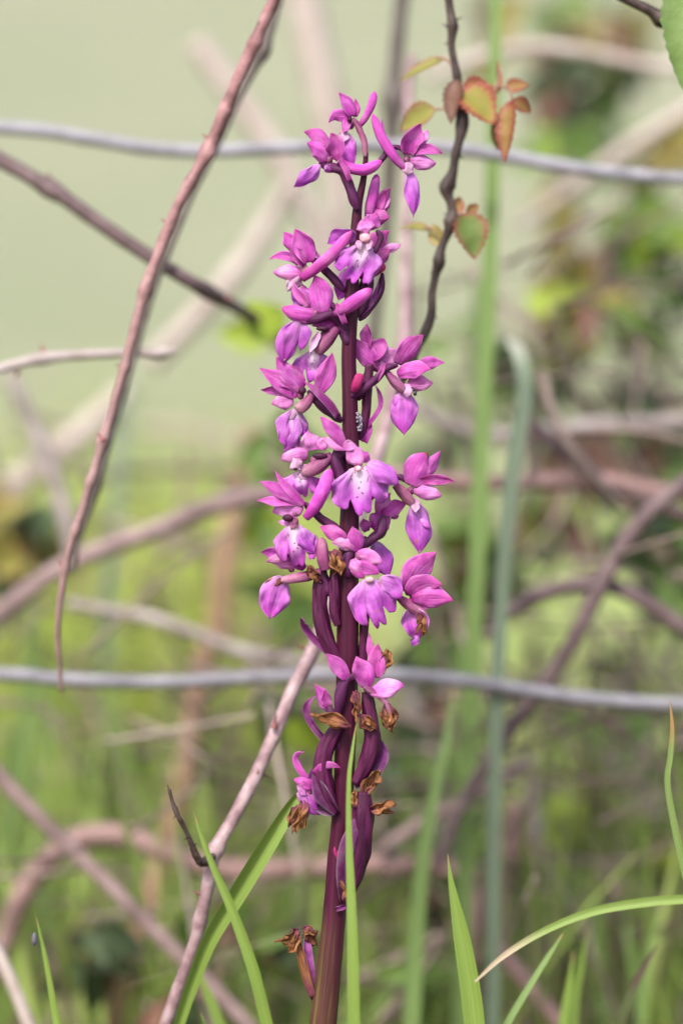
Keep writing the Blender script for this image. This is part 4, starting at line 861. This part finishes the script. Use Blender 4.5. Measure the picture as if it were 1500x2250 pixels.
def flower(x, y, d, parts, knob=9, knob_m='throat', name='flower', open_front=False):
    """the column in the middle is the flower's own mesh; parts are its sub-parts"""
    knob *= 0.72
    f = blob(name, orchid, x, y, d + (0 if open_front else 7), knob, knob * 1.15, knob, knob_m, 0.15, x, open_front=open_front)
    for p in parts:
        k, a = p[0], p[1:]
        kw = a[-1] if isinstance(a[-1], dict) else {}
        a = a[:-1] if kw or isinstance(a[-1], dict) else a
        if k == 's': petal(f, 'sepal', *a, d=d, **kw)
        elif k == 'p': petal(f, 'petal', *a, d=d, **{'m': 'pale', **kw})
        elif k == 'h': petal(f, 'petal', *a, d=d, **{'shape': 'round', 'c': -1.25, 'bow': 8, 'r': 0, 'm': 'pale', **kw})
        elif k == 'l': petal(f, 'lip', *a, d=d, **{'shape': 'lip', 'm': 'lip', 'c': -0.7, 'bow': 6, 'r': 0, 'rp': 0.14, **kw})
        elif k == 'e': petal(f, 'lip', *a, d=d, **{'shape': 'side', 'm': 'lipside', 'c': -0.9, 'bow': 5, 'rp': 0.16, **kw})   # lip folded, seen from the side
        elif k == 'u': otube(f, 'spur', a[0], [w_ * (0.90 if i_ else 0.8) for i_, w_ in enumerate(a[1])], kw.get('m', 'spur'), d=d, rnd=True, lump=0.16, lumpf=380, ridge=kw.get('ridge', 0.10), nridge=2, twist=1.0)
        elif k == 'o': otube(f, 'ovary', a[0], a[1], kw.get('m', 'ovary'), d=kw.get('d', d), ridge=0.10, nridge=3, twist=5.0)
        elif k == 'b': petal(f, 'bract', *a, d=d, **{'shape': 'strap', 'm': 'bract', 'c': 0.7, **kw})
        elif k == 't': blob('throat', f, a[0], a[1], d + a[4], a[2], a[3], 6, kw.get('m', 'mouth_shade'), 0.1, a[0])  # solid blob; its default dark colour stands for a shaded opening
    return f
def wilt(x, y, d, parts, m='wilt', name='withered_flower'):
    f = None
    for i, (x0, y0, x1, y1, w, *rest) in enumerate(parts):
        SEED[0] += 1
        mm = rest[0] if rest else m
        V, Fc, U = petal_geo((x0, y0, d), (x1, y1, d + OR.uniform(-10, 10)), w * 1.15, OR.choice(('sepal', 'side')), OR.uniform(-5, 5), 4, OR.uniform(-35, 35), OR.choice((-1.0, 0.9)), OR.uniform(-.2, .2), 0.35, nu=12, nv=18, crumple=0.25, seed=SEED[0], thick=1.2, twist=OR.uniform(-50, 50), keel=0.2, uneven=0.3)
        if f is None: f = mesh_obj(name, V, Fc, M[mm], orchid, U)
        else: mesh_obj('petal', V, Fc, M[mm], f, U)
    return f
def capsule(pts, dias, d, m='capsule', name='seed_capsule', extra=()):
    dias = [w_ * 0.9 for w_ in dias]
    o = otube(orchid, name, pts, dias, m, d=d, n=10, sides=24, ridge=0.11, nridge=6, twist=2.2, lump=0.08, lumpf=260)
    for e in extra: petal(o, 'bract', *e[:5], d=d, **{'shape': 'strap', 'm': 'bract', 'c': 0.8, **(e[5] if len(e) > 5 else {})})
    return o

# --- top of the spike
flower(770, 275, -6, [
    ('s', 772, 256, 742, 207, 24, {'r': -20, 'c': .6, 'b': 5}), ('s', 779, 257, 783, 216, 19, {'d0': 6}), ('s', 770, 262, 718, 264, 27, {'b': 9, 'c': -.8, 'r': 10}),
    ('u', [(790, 276, 4), (803, 258, 2), (815, 232, 0), (823, 201, 0)], [15, 19, 20, 17]), ('p', 768, 258, 748, 290, 22, {'d1': -12, 'm': 'sepal'}),
    ('e', 762, 292, 776, 366, 46, {'r': 10, 'b': 6}), ('e', 757, 284, 746, 315, 26, {'r': -30, 'm': 'white'}), ('t', 768, 263, 6, 6, -9),
    ('o', [(776, 258), (788, 282), (799, 308), (803, 345)], [10, 14, 14, 12], {'m': 'body'})], knob=12)
flower(722, 350, -26, [
    ('s', 722, 330, 667, 290, 32, {'b': 11, 'c': -.9, 'r': -10}), ('h', 716, 357, 674, 314, 42, {'b': 7, 'm': 'sepal'}), ('s', 735, 352, 726, 292, 38, {'b': 8, 'c': .8, 'r': 15}), ('s', 724, 345, 700, 298, 26, {'d0': 10, 'd1': 16}),
    ('e', 703, 362, 646, 411, 34, {'b': -5, 'r': 25}), ('e', 712, 366, 728, 380, 20, {'r': -20}),
    ('u', [(745, 352, 0), (765, 368, 2), (793, 373, 4), (818, 367, 4), (838, 353, 2)], [22, 27, 28, 26, 18]),
    ('o', [(700, 358), (728, 368), (752, 376), (764, 400), (775, 435), (786, 462)], [20, 22, 22, 22, 22, 20], {'d': -16}), ('b', 770, 398, 747, 340, 13, {'d0': -12, 'd1': -14, 'm': 'sepal'})], knob=13, knob_m='throat')
flower(893, 350, -4, [
    ('u', [(894, 376, 0), (865, 344, -4), (838, 302, -6), (818, 250, -6)], [16, 26, 27, 20]), ('s', 896, 340, 919, 270, 42, {'c': .7, 'r': -14, 'b': -3}), ('s', 917, 318, 938, 285, 22, {'d0': 10, 'm': 'pale'}),
    ('s', 906, 338, 972, 338, 22, {'b': -10, 'r': 20}), ('h', 901, 352, 958, 359, 38, {'m': 'pale', 'b': 2}), ('e', 898, 372, 908, 474, 36, {'b': -6, 'r': 25}), ('p', 899, 356, 894, 388, 22, {'m': 'white', 'd1': -8}),
    ('o', [(890, 334), (874, 324), (858, 326), (838, 350), (806, 382)], [11, 11, 12, 13, 14], {'d': 4}), ('b', 846, 344, 838, 258, 8, {'d0': 8, 'm': 'bract'})], knob=11)
flower(826, 470, 24, [
    ('u', [(810, 478), (814, 450), (822, 415), (828, 382)], [26, 29, 27, 18]), ('s', 828, 462, 857, 411, 26, {'c': -.7}), ('s', 832, 462, 858, 444, 20), ('s', 822, 470, 846, 420, 22, {'d0': 8}),
    ('h', 808, 482, 856, 478, 42, {'m': 'sepal', 'b': -4}), ('s', 838, 462, 856, 432, 14, {'m': 'pale'}), ('o', [(806, 485), (798, 510), (788, 540)], 18)], knob=12)
flower(802, 518, -52, [
    ('h', 800, 480, 806, 516, 50, {'c': -1.35, 'bow': 10, 'm': 'pale'}), ('s', 800, 500, 832, 465, 36, {'d0': 12, 'd1': 20, 'b': 6}), ('s', 782, 520, 720, 536, 40, {'d0': 16, 'd1': 20, 'm': 'lipside', 'r': 20, 'b': 8}),
    ('t', 802, 523, 13, 11, -10, {'m': 'cup'}), ('l', 799, 534, 766, 622, 100, {'d1': -4, 'b': -4, 'c': -.75}), ('p', 786, 528, 792, 548, 16, {'m': 'white', 'd0': -8}), ('p', 816, 528, 806, 550, 14, {'m': 'white', 'd0': -8}),
    ('o', [(828, 505, 14), (836, 525, 16), (820, 556, 18), (800, 590, 22)], [14, 14, 14, 12])], knob=17, knob_m='cup', open_front=True)
flower(668, 592, -24, [
    ('s', 676, 578, 650, 502, 46, {'c': .7, 'r': -10, 'b': 3}), ('s', 648, 556, 623, 510, 28, {'d0': 8, 'b': 3}), ('s', 656, 582, 591, 570, 17, {'b': 15, 'r': 10, 'c': .3}), ('h', 668, 606, 600, 599, 38, {'m': 'pale', 'b': 4}),
    ('s', 668, 585, 640, 540, 28, {'d0': -4}), ('e', 662, 606, 632, 640, 34, {'m': 'white', 'r': 20}), ('u', [(664, 612, 0), (690, 592, -10), (728, 560, -20), (773, 508, -24)], [26, 29, 30, 22]),
    ('o', [(684, 572), (700, 578), (722, 602), (758, 640)], [14, 17, 19, 20], {'d': -6}), ('b', 716, 598, 690, 545, 9, {'m': 'bract'})], knob=14, knob_m='cup')
flower(812, 578, 18, [
    ('s', 800, 580, 851, 506, 46, {'c': -.6, 'b': -4}), ('s', 838, 556, 882, 536, 20, {'m': 'pale'}), ('s', 808, 582, 856, 548, 40, {'c': -.8}), ('s', 790, 560, 806, 520, 28, {'d0': 10}),
    ('u', [(790, 608, -10), (812, 602, -14), (830, 592, -14), (846, 582, -14)], [20, 25, 25, 18], {'m': 'redspur'}), ('e', 782, 578, 806, 606, 26, {'r': 10, 'd0': -24}), ('e', 762, 590, 742, 660, 40, {'d0': -10}), ('o', [(808, 590), (800, 620), (788, 650)], 18)], knob=12)
flower(694, 690, -34, [
    ('s', 704, 690, 690, 604, 52, {'c': -.8, 'r': 0, 'b': 6}), ('s', 680, 672, 630, 610, 18, {'b': -4, 'r': 20}), ('s', 690, 680, 664, 622, 30, {'d0': 10}), ('e', 676, 670, 640, 640, 44, {'d0': 16}),
    ('h', 698, 696, 618, 676, 42, {'b': -3, 'm': 'sepal'}), ('e', 660, 706, 624, 800, 52, {'b': 6, 'r': 20, 'm': 'lipside'}), ('e', 664, 706, 660, 770, 34, {'d0': 8, 'r': -30}),
    ('u', [(736, 690, 0), (762, 674, -8), (790, 656, -12), (816, 634, -12)], [22, 32, 33, 20]), ('o', [(655, 706, -2), (695, 700, -2), (728, 692, 2), (750, 712, 14), (766, 770, 26)], [18, 23, 23, 24, 22], {'d': -26}), ('o', [(712, 666), (732, 674), (756, 700)], 16, {'d': -14}), ('b', 758, 712, 738, 664, 14, {'m': 'sepal', 'd0': -8})], knob=14)
# --- middle of the spike
flower(712, 735, -10, [
    ('s', 742, 706, 684, 716, 26, {'b': -4, 'c': -.7}), ('t', 709, 722, 15, 6, -16), ('u', [(742, 722), (722, 742), (702, 764), (690, 772)], [24, 36, 34, 20], {'m': 'body'}), ('l', 690, 768, 688, 842, 92, {'b': 0, 'c': -.9, 'm': 'lip'}),
    ('s', 694, 866, 731, 774, 38, {'c': -.6, 'd0': -6, 'b': 6, 'm': 'sepal'}), ('p', 700, 730, 680, 775, 16, {'m': 'white', 'd0': -14}), ('o', [(742, 710), (756, 730), (764, 760)], 20), ('s', 712, 842, 722, 806, 26, {'m': 'lipside', 'd0': 8})], knob=13)
flower(660, 868, -22, [
    ('s', 656, 868, 568, 815, 38, {'c': .6, 'b': 3}), ('s', 664, 856, 603, 784, 33, {'c': -.6, 'b': -4}), ('s', 660, 860, 622, 812, 30, {'d0': 10}), ('s', 644, 866, 572, 857, 22, {'b': 4}), ('s', 668, 850, 640, 802, 26, {'d0': 8}),
    ('h', 646, 884, 596, 888, 38, {'m': 'pale', 'b': 3}), ('t', 664, 858, 9, 9, -8), ('u', [(686, 866), (672, 886), (652, 904)], [20, 30, 26], {'m': 'body'}), ('l', 652, 900, 656, 986, 86, {'b': 3, 'c': -1.1, 'r': 24}), ('e', 650, 918, 624, 992, 34, {'r': -30}), ('p', 642, 898, 644, 930, 16, {'m': 'white'}),
    ('o', [(676, 858), (700, 884), (726, 906), (752, 926)], [16, 23, 22, 20], {'d': -8}), ('b', 742, 916, 668, 838, 19, {'m': 'bract', 'd0': -6, 'd1': -8, 'b': 5})], knob=12)
flower(822, 806, 20, [
    ('s', 836, 814, 771, 738, 40, {'c': -.5, 'b': -4}), ('s', 806, 770, 803, 710, 26, {'m': 'sepal'}), ('s', 818, 790, 844, 740, 38, {'c': .6}), ('p', 832, 798, 876, 770, 38, {'c': -.6}), ('h', 838, 812, 842, 786, 26), ('o', [(812, 812), (796, 850), (786, 880)], 18)], knob=10)
flower(890, 826, -8, [
    ('o', [(771, 872), (800, 852), (824, 834), (848, 810), (874, 802)], [20, 21, 18, 16, 14], {'d': -14}), ('s', 876, 802, 928, 736, 44, {'c': -.6, 'b': -3}), ('s', 918, 806, 973, 798, 27, {'b': -6}), ('s', 872, 822, 944, 812, 38, {'c': -.8, 'b': -7, 'd0': -6}),
    ('h', 894, 838, 951, 841, 42, {'m': 'pale', 'b': 3}), ('u', [(850, 818), (866, 838), (880, 852), (894, 864)], [18, 26, 25, 15], {'m': 'body'}), ('p', 893, 842, 890, 876, 22, {'m': 'white', 'd1': -8}), ('e', 888, 858, 887, 954, 64, {'c': -1.1, 'r': 5, 'rp': .12}), ('e', 880, 860, 872, 900, 24, {'d0': 8}), ('b', 828, 836, 846, 798, 12, {'m': 'sepal', 'd0': -12})], knob=11)
capsule([(812, 800), (806, 860), (804, 905), (797, 945), (786, 965)], [20, 23, 22, 18, 14], 14, extra=[(806, 935, 822, 845, 12, {'mid': (836, 888, 10), 'm': 'sepal', 'd0': -4}), (800, 972, 816, 930, 20, {'m': 'sepal'})])
otube(orchid, 'flower_bud', [(777, 860, -24), (782, 848, -28), (788, 832, -28), (790, 820, -26)], [14, 22, 22, 16], 'redspur', rnd=True)
flower(690, 1012, -20, [
    ('p', 690, 990, 682, 944, 44, {'c': -.6, 'd0': 4}), ('h', 678, 1000, 617, 1010, 44, {'b': 5}), ('t', 703, 1002, 17, 7, -16), ('u', [(730, 1002), (710, 1014), (688, 1030), (662, 1042)], [30, 38, 38, 20], {'m': 'body'}),
    ('h', 664, 1012, 636, 1030, 34, {'m': 'white', 'd0': -6}), ('t', 649, 1031, 5, 3, -22), ('l', 660, 1034, 664, 1096, 84, {'c': -.9, 'd0': 6}), ('s', 706, 990, 712, 958, 26, {'m': 'pale'}), ('p', 668, 1020, 664, 1060, 22, {'m': 'white'}), ('o', [(728, 1000), (745, 1012), (760, 1040)], 20, {'d': -6})], knob=13)
flower(786, 1020, -56, [
    ('s', 756, 980, 698, 914, 27, {'b': 4, 'c': -.6}), ('p', 760, 986, 704, 966, 24, {'b': 4}), ('p', 752, 982, 785, 976, 22), ('h', 764, 982, 796, 1022, 48, {'bow': 10}), ('h', 788, 994, 812, 1016, 30, {'m': 'sepal'}),
    ('l', 786, 1026, 800, 1130, 128, {'c': -.6, 'd1': -6}), ('e', 806, 1018, 876, 1064, 50, {'m': 'liptorn', 'r': 20, 'b': -5}), ('t', 786, 1030, 9, 7, -12, {'m': 'cup'}),
    ('o', [(752, 984), (738, 1010), (748, 1050), (764, 1100)], [22, 27, 28, 26], {'d': -26})], knob=13, knob_m='cup')
flower(903, 1078, -6, [
    ('s', 902, 1068, 940, 994, 58, {'c': -.8, 'b': -5, 'm': 'torn', 'r': 5}), ('s', 932, 1054, 971, 991, 28, {'d0': 6}), ('s', 918, 1058, 998, 1060, 23, {'b': -6}), ('h', 908, 1080, 970, 1090, 38, {'m': 'pale', 'b': -3}),
    ('u', [(866, 1066), (880, 1078), (896, 1096), (910, 1112)], [20, 30, 28, 14], {'m': 'body'}), ('p', 913, 1094, 912, 1126, 20, {'m': 'white', 'd1': -6}), ('e', 910, 1104, 921, 1216, 60, {'c': -1.1, 'b': -7, 'm': 'liptorn', 'r': 10}), ('e', 924, 1140, 946, 1163, 14), ('o', [(894, 1058), (874, 1048), (840, 1066), (800, 1110)], 14, {'d': 14})], knob=12)
flower(648, 1128, -34, [
    ('s', 670, 1110, 602, 1035, 17, {'b': -3}), ('s', 668, 1108, 571, 1056, 32, {'b': 5, 'c': -.6}), ('s', 654, 1106, 569, 1106, 23, {'b': 4}), ('h', 664, 1126, 598, 1126, 40, {'b': 9, 'm': 'pale', 'c': -1.0}), ('p', 652, 1136, 606, 1146, 15, {'b': -6}),
    ('t', 632, 1138, 12, 8, -8), ('u', [(672, 1138, 0), (692, 1112, -8), (710, 1075, -12), (726, 1030, -12)], [24, 34, 36, 26]), ('h', 650, 1136, 640, 1164, 26, {'m': 'body'}), ('l', 646, 1152, 656, 1246, 100, {'c': -.9, 'm': 'lip', 'd1': -10}),
    ('e', 664, 1160, 688, 1215, 44, {'m': 'liptorn', 'd0': -6, 'r': 20}), ('o', [(668, 1104), (704, 1138), (752, 1170)], [16, 19, 20], {'d': -18})], knob=12)
flower(836, 1140, 18, [
    ('o', [(842, 1130), (836, 1168), (814, 1186), (790, 1206)], [18, 24, 20, 18], {'d': -6}), ('h', 820, 1166, 852, 1124, 50, {'m': 'sepal', 'c': -1.0}), ('s', 836, 1124, 892, 1106, 32, {'c': -.5}), ('s', 858, 1136, 876, 1134, 12), ('s', 830, 1130, 856, 1082, 30, {'m': 'pale'}), ('e', 824, 1190, 854, 1266, 50, {'r': 10}), ('s', 806, 1168, 798, 1140, 22)], knob=12)
flower(790, 1224, -46, [
    ('s', 758, 1188, 702, 1156, 30, {'b': 3}), ('p', 778, 1208, 729, 1192, 27, {'b': 5}), ('s', 788, 1212, 771, 1156, 31, {'c': -.5}), ('h', 780, 1220, 840, 1238, 36, {'b': -6}), ('h', 782, 1238, 832, 1262, 46, {'m': 'sepal', 'b': -4}), ('h', 776, 1226, 790, 1262, 40, {'m': 'pale'}),
    ('t', 812, 1274, 10, 7, -6, {'m': 'cup'}), ('l', 808, 1272, 838, 1376, 104, {'m': 'liptorn', 'c': -.7, 'b': 4}), ('e', 832, 1274, 880, 1316, 44, {'m': 'liptorn', 'b': -6, 'r': -15}), ('e', 800, 1270, 768, 1240, 24, {'m': 'sepal'}), ('o', [(776, 1205), (764, 1230), (764, 1270)], 26, {'d': -26})], knob=14)
flower(640, 1250, -14, [
    ('s', 630, 1226, 572, 1218, 26, {'b': 6}), ('s', 650, 1244, 584, 1236, 34, {'b': 4, 'c': -.8, 'm': 'pale'}), ('u', [(712, 1256), (680, 1264), (648, 1270), (616, 1276)], [24, 28, 26, 16], {'m': 'body'}), ('e', 624, 1268, 594, 1360, 66, {'m': 'liptorn', 'b': 4, 'r': 10, 'c': -.8}),
    ('e', 626, 1276, 580, 1284, 20, {'m': 'wiltdark', 'b': 4}), ('s', 670, 1250, 630, 1216, 28), ('o', [(706, 1256), (716, 1280), (722, 1310)], 20)], knob=10)
wilt(690, 1262, -26, [(706, 1274, 676, 1244, 22, 'wiltdark'), (672, 1256, 700, 1276, 14)])
flower(896, 1300, -10, [
    ('s', 892, 1296, 958, 1214, 52, {'c': -.7, 'b': -7}), ('s', 896, 1308, 970, 1284, 52, {'c': -.8, 'b': -8, 'd0': -6, 'd1': -12}), ('p', 904, 1316, 994, 1318, 46, {'c': -.9, 'b': -5, 'd0': -10, 'm': 'sepal'}), ('p', 940, 1292, 972, 1296, 20, {'d0': -4}), ('s', 900, 1310, 960, 1335, 30, {'m': 'sepal'}),
    ('u', [(874, 1312), (892, 1326), (914, 1340), (938, 1350)], [20, 26, 24, 14], {'m': 'body'}), ('e', 906, 1336, 918, 1404, 58, {'m': 'liptorn', 'c': 1.0, 'r': 0}), ('e', 916, 1396, 904, 1420, 20), ('o', [(896, 1296), (876, 1290), (850, 1286), (800, 1296)], 14, {'d': 8})], knob=11)
wilt(922, 1364, -26, [(922, 1346, 930, 1398, 26), (926, 1350, 914, 1392, 16, 'wiltdark')])
# --- spent lower part: capsules, withered flowers
capsule([(706, 1250), (704, 1290), (703, 1340), (716, 1400), (742, 1452)], [26, 36, 38, 36, 28], -8, extra=[(742, 1450, 684, 1352, 17, {'mid': (676, 1384, -4), 'm': 'bract', 'cu': .25, 'd0': -6})])
capsule([(736, 1240), (734, 1290), (735, 1345), (742, 1375)], [20, 26, 24, 16], -22)
capsule([(804, 1340), (799, 1385), (797, 1440), (792, 1490)], [18, 22, 22, 18], 6, extra=[(796, 1440, 812, 1392, 12, {'m': 'sepal'})])
wilt(737, 1236, -40, [(728, 1210, 744, 1264, 32), (744, 1216, 732, 1258, 22, 'wiltdark')])
otube(orchid, 'flower_bud', [(716, 1252, -34), (710, 1228, -36), (708, 1200, -34), (706, 1180, -30)], [26, 28, 24, 14], 'body', rnd=True, ridge=.08)
flower(806, 1512, -44, [
    ('s', 804, 1512, 786, 1438, 42, {'c': -.7, 'b': 4, 'm': 'sepal'}), ('s', 826, 1490, 828, 1416, 36, {'c': -.6, 'd0': 8}), ('p', 812, 1520, 889, 1506, 44, {'c': -.9, 'b': -5, 'd0': -6}), ('s', 812, 1450, 812, 1392, 14, {'d0': 14}), ('s', 806, 1516, 860, 1528, 22, {'m': 'sepal'}),
    ('o', [(742, 1572), (748, 1524), (764, 1492), (790, 1488), (806, 1506)], [24, 26, 22, 18, 16], {'d': -32}), ('o', [(798, 1508), (822, 1522), (844, 1538), (858, 1570)], [14, 15, 14, 13], {'d': -46, 'm': 'body'}), ('b', 764, 1494, 716, 1436, 30, {'shape': 'sepal', 'm': 'sepal', 'b': 3, 'c': -.5})], knob=11)
wilt(845, 1450, -28, [(836, 1478, 852, 1424, 28), (842, 1470, 838, 1432, 20, 'wiltdark')])
wilt(858, 1580, -48, [(848, 1548, 862, 1606, 34, 'wiltdark'), (856, 1560, 848, 1596, 26)])
wilt(730, 1585, -52, [(772, 1600, 682, 1572, 30), (765, 1592, 694, 1582, 20)])
wilt(808, 1585, -46, [(788, 1568, 832, 1606, 28, 'wiltdark'), (796, 1572, 828, 1596, 16)])
wilt(780, 1550, -40, [(780, 1518, 781, 1586, 24), (776, 1526, 782, 1570, 18, 'wiltdark')])
flower(714, 1548, -10, [('s', 724, 1560, 688, 1504, 30, {'c': -.8, 'm': 'sepal'}), ('s', 720, 1556, 712, 1516, 20), ('b', 722, 1632, 694, 1532, 17, {'mid': (676, 1570, -12), 'cu': .1, 'm': 'bract'}), ('o', [(722, 1550), (738, 1600), (748, 1660)], [20, 24, 20])], knob=9)
capsule([(752, 1580), (740, 1602), (716, 1645), (708, 1690), (716, 1740), (736, 1790)], [22, 34, 42, 44, 42, 26], -22, extra=[(734, 1786, 690, 1692, 36, {'shape': 'sepal', 'd0': -8, 'd1': -10, 'mid': (690, 1752, -22), 'm': 'bractdark'})])
capsule([(806, 1520), (812, 1570), (818, 1625), (806, 1675), (780, 1722)], [26, 34, 40, 38, 26], -16, extra=[(780, 1728, 826, 1614, 34, {'shape': 'sepal', 'mid': (834, 1670, -10), 'm': 'bractdark', 'd0': -4})])
flower(680, 1740, -30, [
    ('s', 686, 1722, 668, 1652, 14, {'mid': (650, 1672, -10), 'shape': 'strap'}), ('s', 690, 1700, 748, 1688, 17, {'b': -13, 'shape': 'strap', 'd0': -8}), ('h', 686, 1736, 645, 1712, 30, {'m': 'sepal', 'b': 4}), ('p', 676, 1742, 652, 1728, 22), ('s', 656, 1738, 708, 1786, 34, {'c': -.8, 'b': 3, 'm': 'lipside'}), ('b', 742, 1786, 688, 1696, 34, {'shape': 'sepal', 'd0': -8, 'd1': -8, 'b': -8, 'm': 'bractdark'})], knob=9)
wilt(655, 1795, -34, [(668, 1758, 646, 1830, 40), (656, 1768, 634, 1818, 26, 'wiltdark'), (672, 1776, 664, 1826, 22)])
wilt(820, 1722, -24, [(800, 1752, 832, 1694, 34), (812, 1740, 820, 1704, 22, 'wiltdark')])
wilt(838, 1775, -30, [(808, 1780, 866, 1770, 27), (822, 1774, 860, 1782, 16)])
wilt(780, 1755, -40, [(784, 1776, 778, 1736, 22)])
capsule([(800, 1740), (796, 1790), (790, 1850), (776, 1920), (756, 1985)], [30, 52, 58, 50, 26], -26, extra=[(756, 1985, 796, 1770, 36, {'shape': 'sepal', 'd0': -10, 'd1': -22, 'mid': (764, 1870, -60), 'm': 'bractdark', 'c': -.9})])
petal(orchid, 'bract', 742, 1892, 736, 1856, 14, d=-26, shape='sepal', m='redspur')
wilt(755, 1955, -44, [(758, 1980, 751, 1934, 17)])
petal(orchid, 'bract', 738, 1998, 764, 1990, 12, d=-30, shape='strap', m='bract')
petal(orchid, 'bract', 690, 2196, 672, 2034, 22, d=-6, shape='strap', m='bract', b=-4, c=.9)
petal(orchid, 'bract', 688, 2192, 650, 2046, 20, d=-14, shape='strap', m='wilt', b=-4, c=.9, cr=0.12)
wilt(640, 2055, -16, [(656, 2044, 606, 2072, 26), (650, 2048, 634, 2092, 24), (672, 2036, 696, 2078, 30, 'wiltdark'), (664, 2040, 690, 2056, 22)])
# dark stalks that tie the upper flowers to the stem
for pts, w, d in ([(806, 560), (812, 620), (800, 668), (778, 700)], 18, 12), ([(840, 600), (836, 640), (812, 680), (788, 704)], 14, 18), ([(806, 1180), (786, 1206), (772, 1240)], 20, -8):
    otube(orchid, 'ovary', pts, w, 'ovary', d=d, ridge=.1, nridge=3, twist=4)
petal(orchid, 'bract', 790, 690, 836, 602, 14, d=14, shape='strap', m='bract', b=12)

# ------------------------------------------------------------------ small things on the plant
Vf, Ff, Uf = [], [], []
for i in range(110):
    fy = OR.uniform(-1, 1); fw = 6 * math.sqrt(1 - fy * fy) + 1.5
    cx, cy = 788 + OR.uniform(-1, 1) * fw + 2 * fy, 926 + fy * 20
    r_ = OR.uniform(1.4, 3.2); cd = -2 + OR.uniform(-7, 5)
    b0 = len(Vf)
    for a in range(5):
        th = math.pi * a / 4
        for k in range(7):
            ph = 2 * math.pi * k / 7
            Vf.append(pxp((cx + r_ * math.sin(th) * math.cos(ph), cy + r_ * math.sin(th) * math.sin(ph), cd - r_ * math.cos(th)))); Uf.append((k / 7, a / 4))
    for a in range(4):
        for k in range(7): Ff.append((b0 + a * 7 + k, b0 + a * 7 + (k + 1) % 7, b0 + (a + 1) * 7 + (k + 1) % 7, b0 + (a + 1) * 7 + k))
tag(mesh_obj('insect_froth', Vf, Ff, M['froth'], None, Uf, loc=pxp((789, 924, 0))), 'small white patch of bubbly froth tucked against the purple stem', 'froth')
ins_c = pxp((910, 861, -14))
ins = empty('insect', ins_c); tag(ins, 'tiny black insect clinging beside a hanging violet lip', 'insect')
def iblob(name, x, y, d, rx, ry, rz): return blob(name, ins, x, y, d, rx, ry, rz, 'insect', 0.05, 1, 10)
iblob('abdomen', 911, 864, -14, 4.5, 6, 4.5); iblob('thorax', 908, 857, -14, 3.4, 3.4, 3.4); iblob('head', 906, 853, -14, 2.2, 2.2, 2.2)
for sx, ey in ((-1, 852), (-1, 858), (-1, 866), (1, 852), (1, 858), (1, 866)):
    otube(ins, 'leg', [(908, 858, -14), (908 + sx * 5, ey - 1, -18), (908 + sx * 9, ey + 4, -13)], [1.2, 1.0, .7], 'insect', n=3, sides=5)
sc_ = pxp((76, 2064, 120))
seed = blob('grass_seed', None, 76, 2064, 120, 6, 15, 6, 'seed', 0.12, 3)
tag(seed, 'small grey seed husk hanging beside a thin grass blade', 'seed')
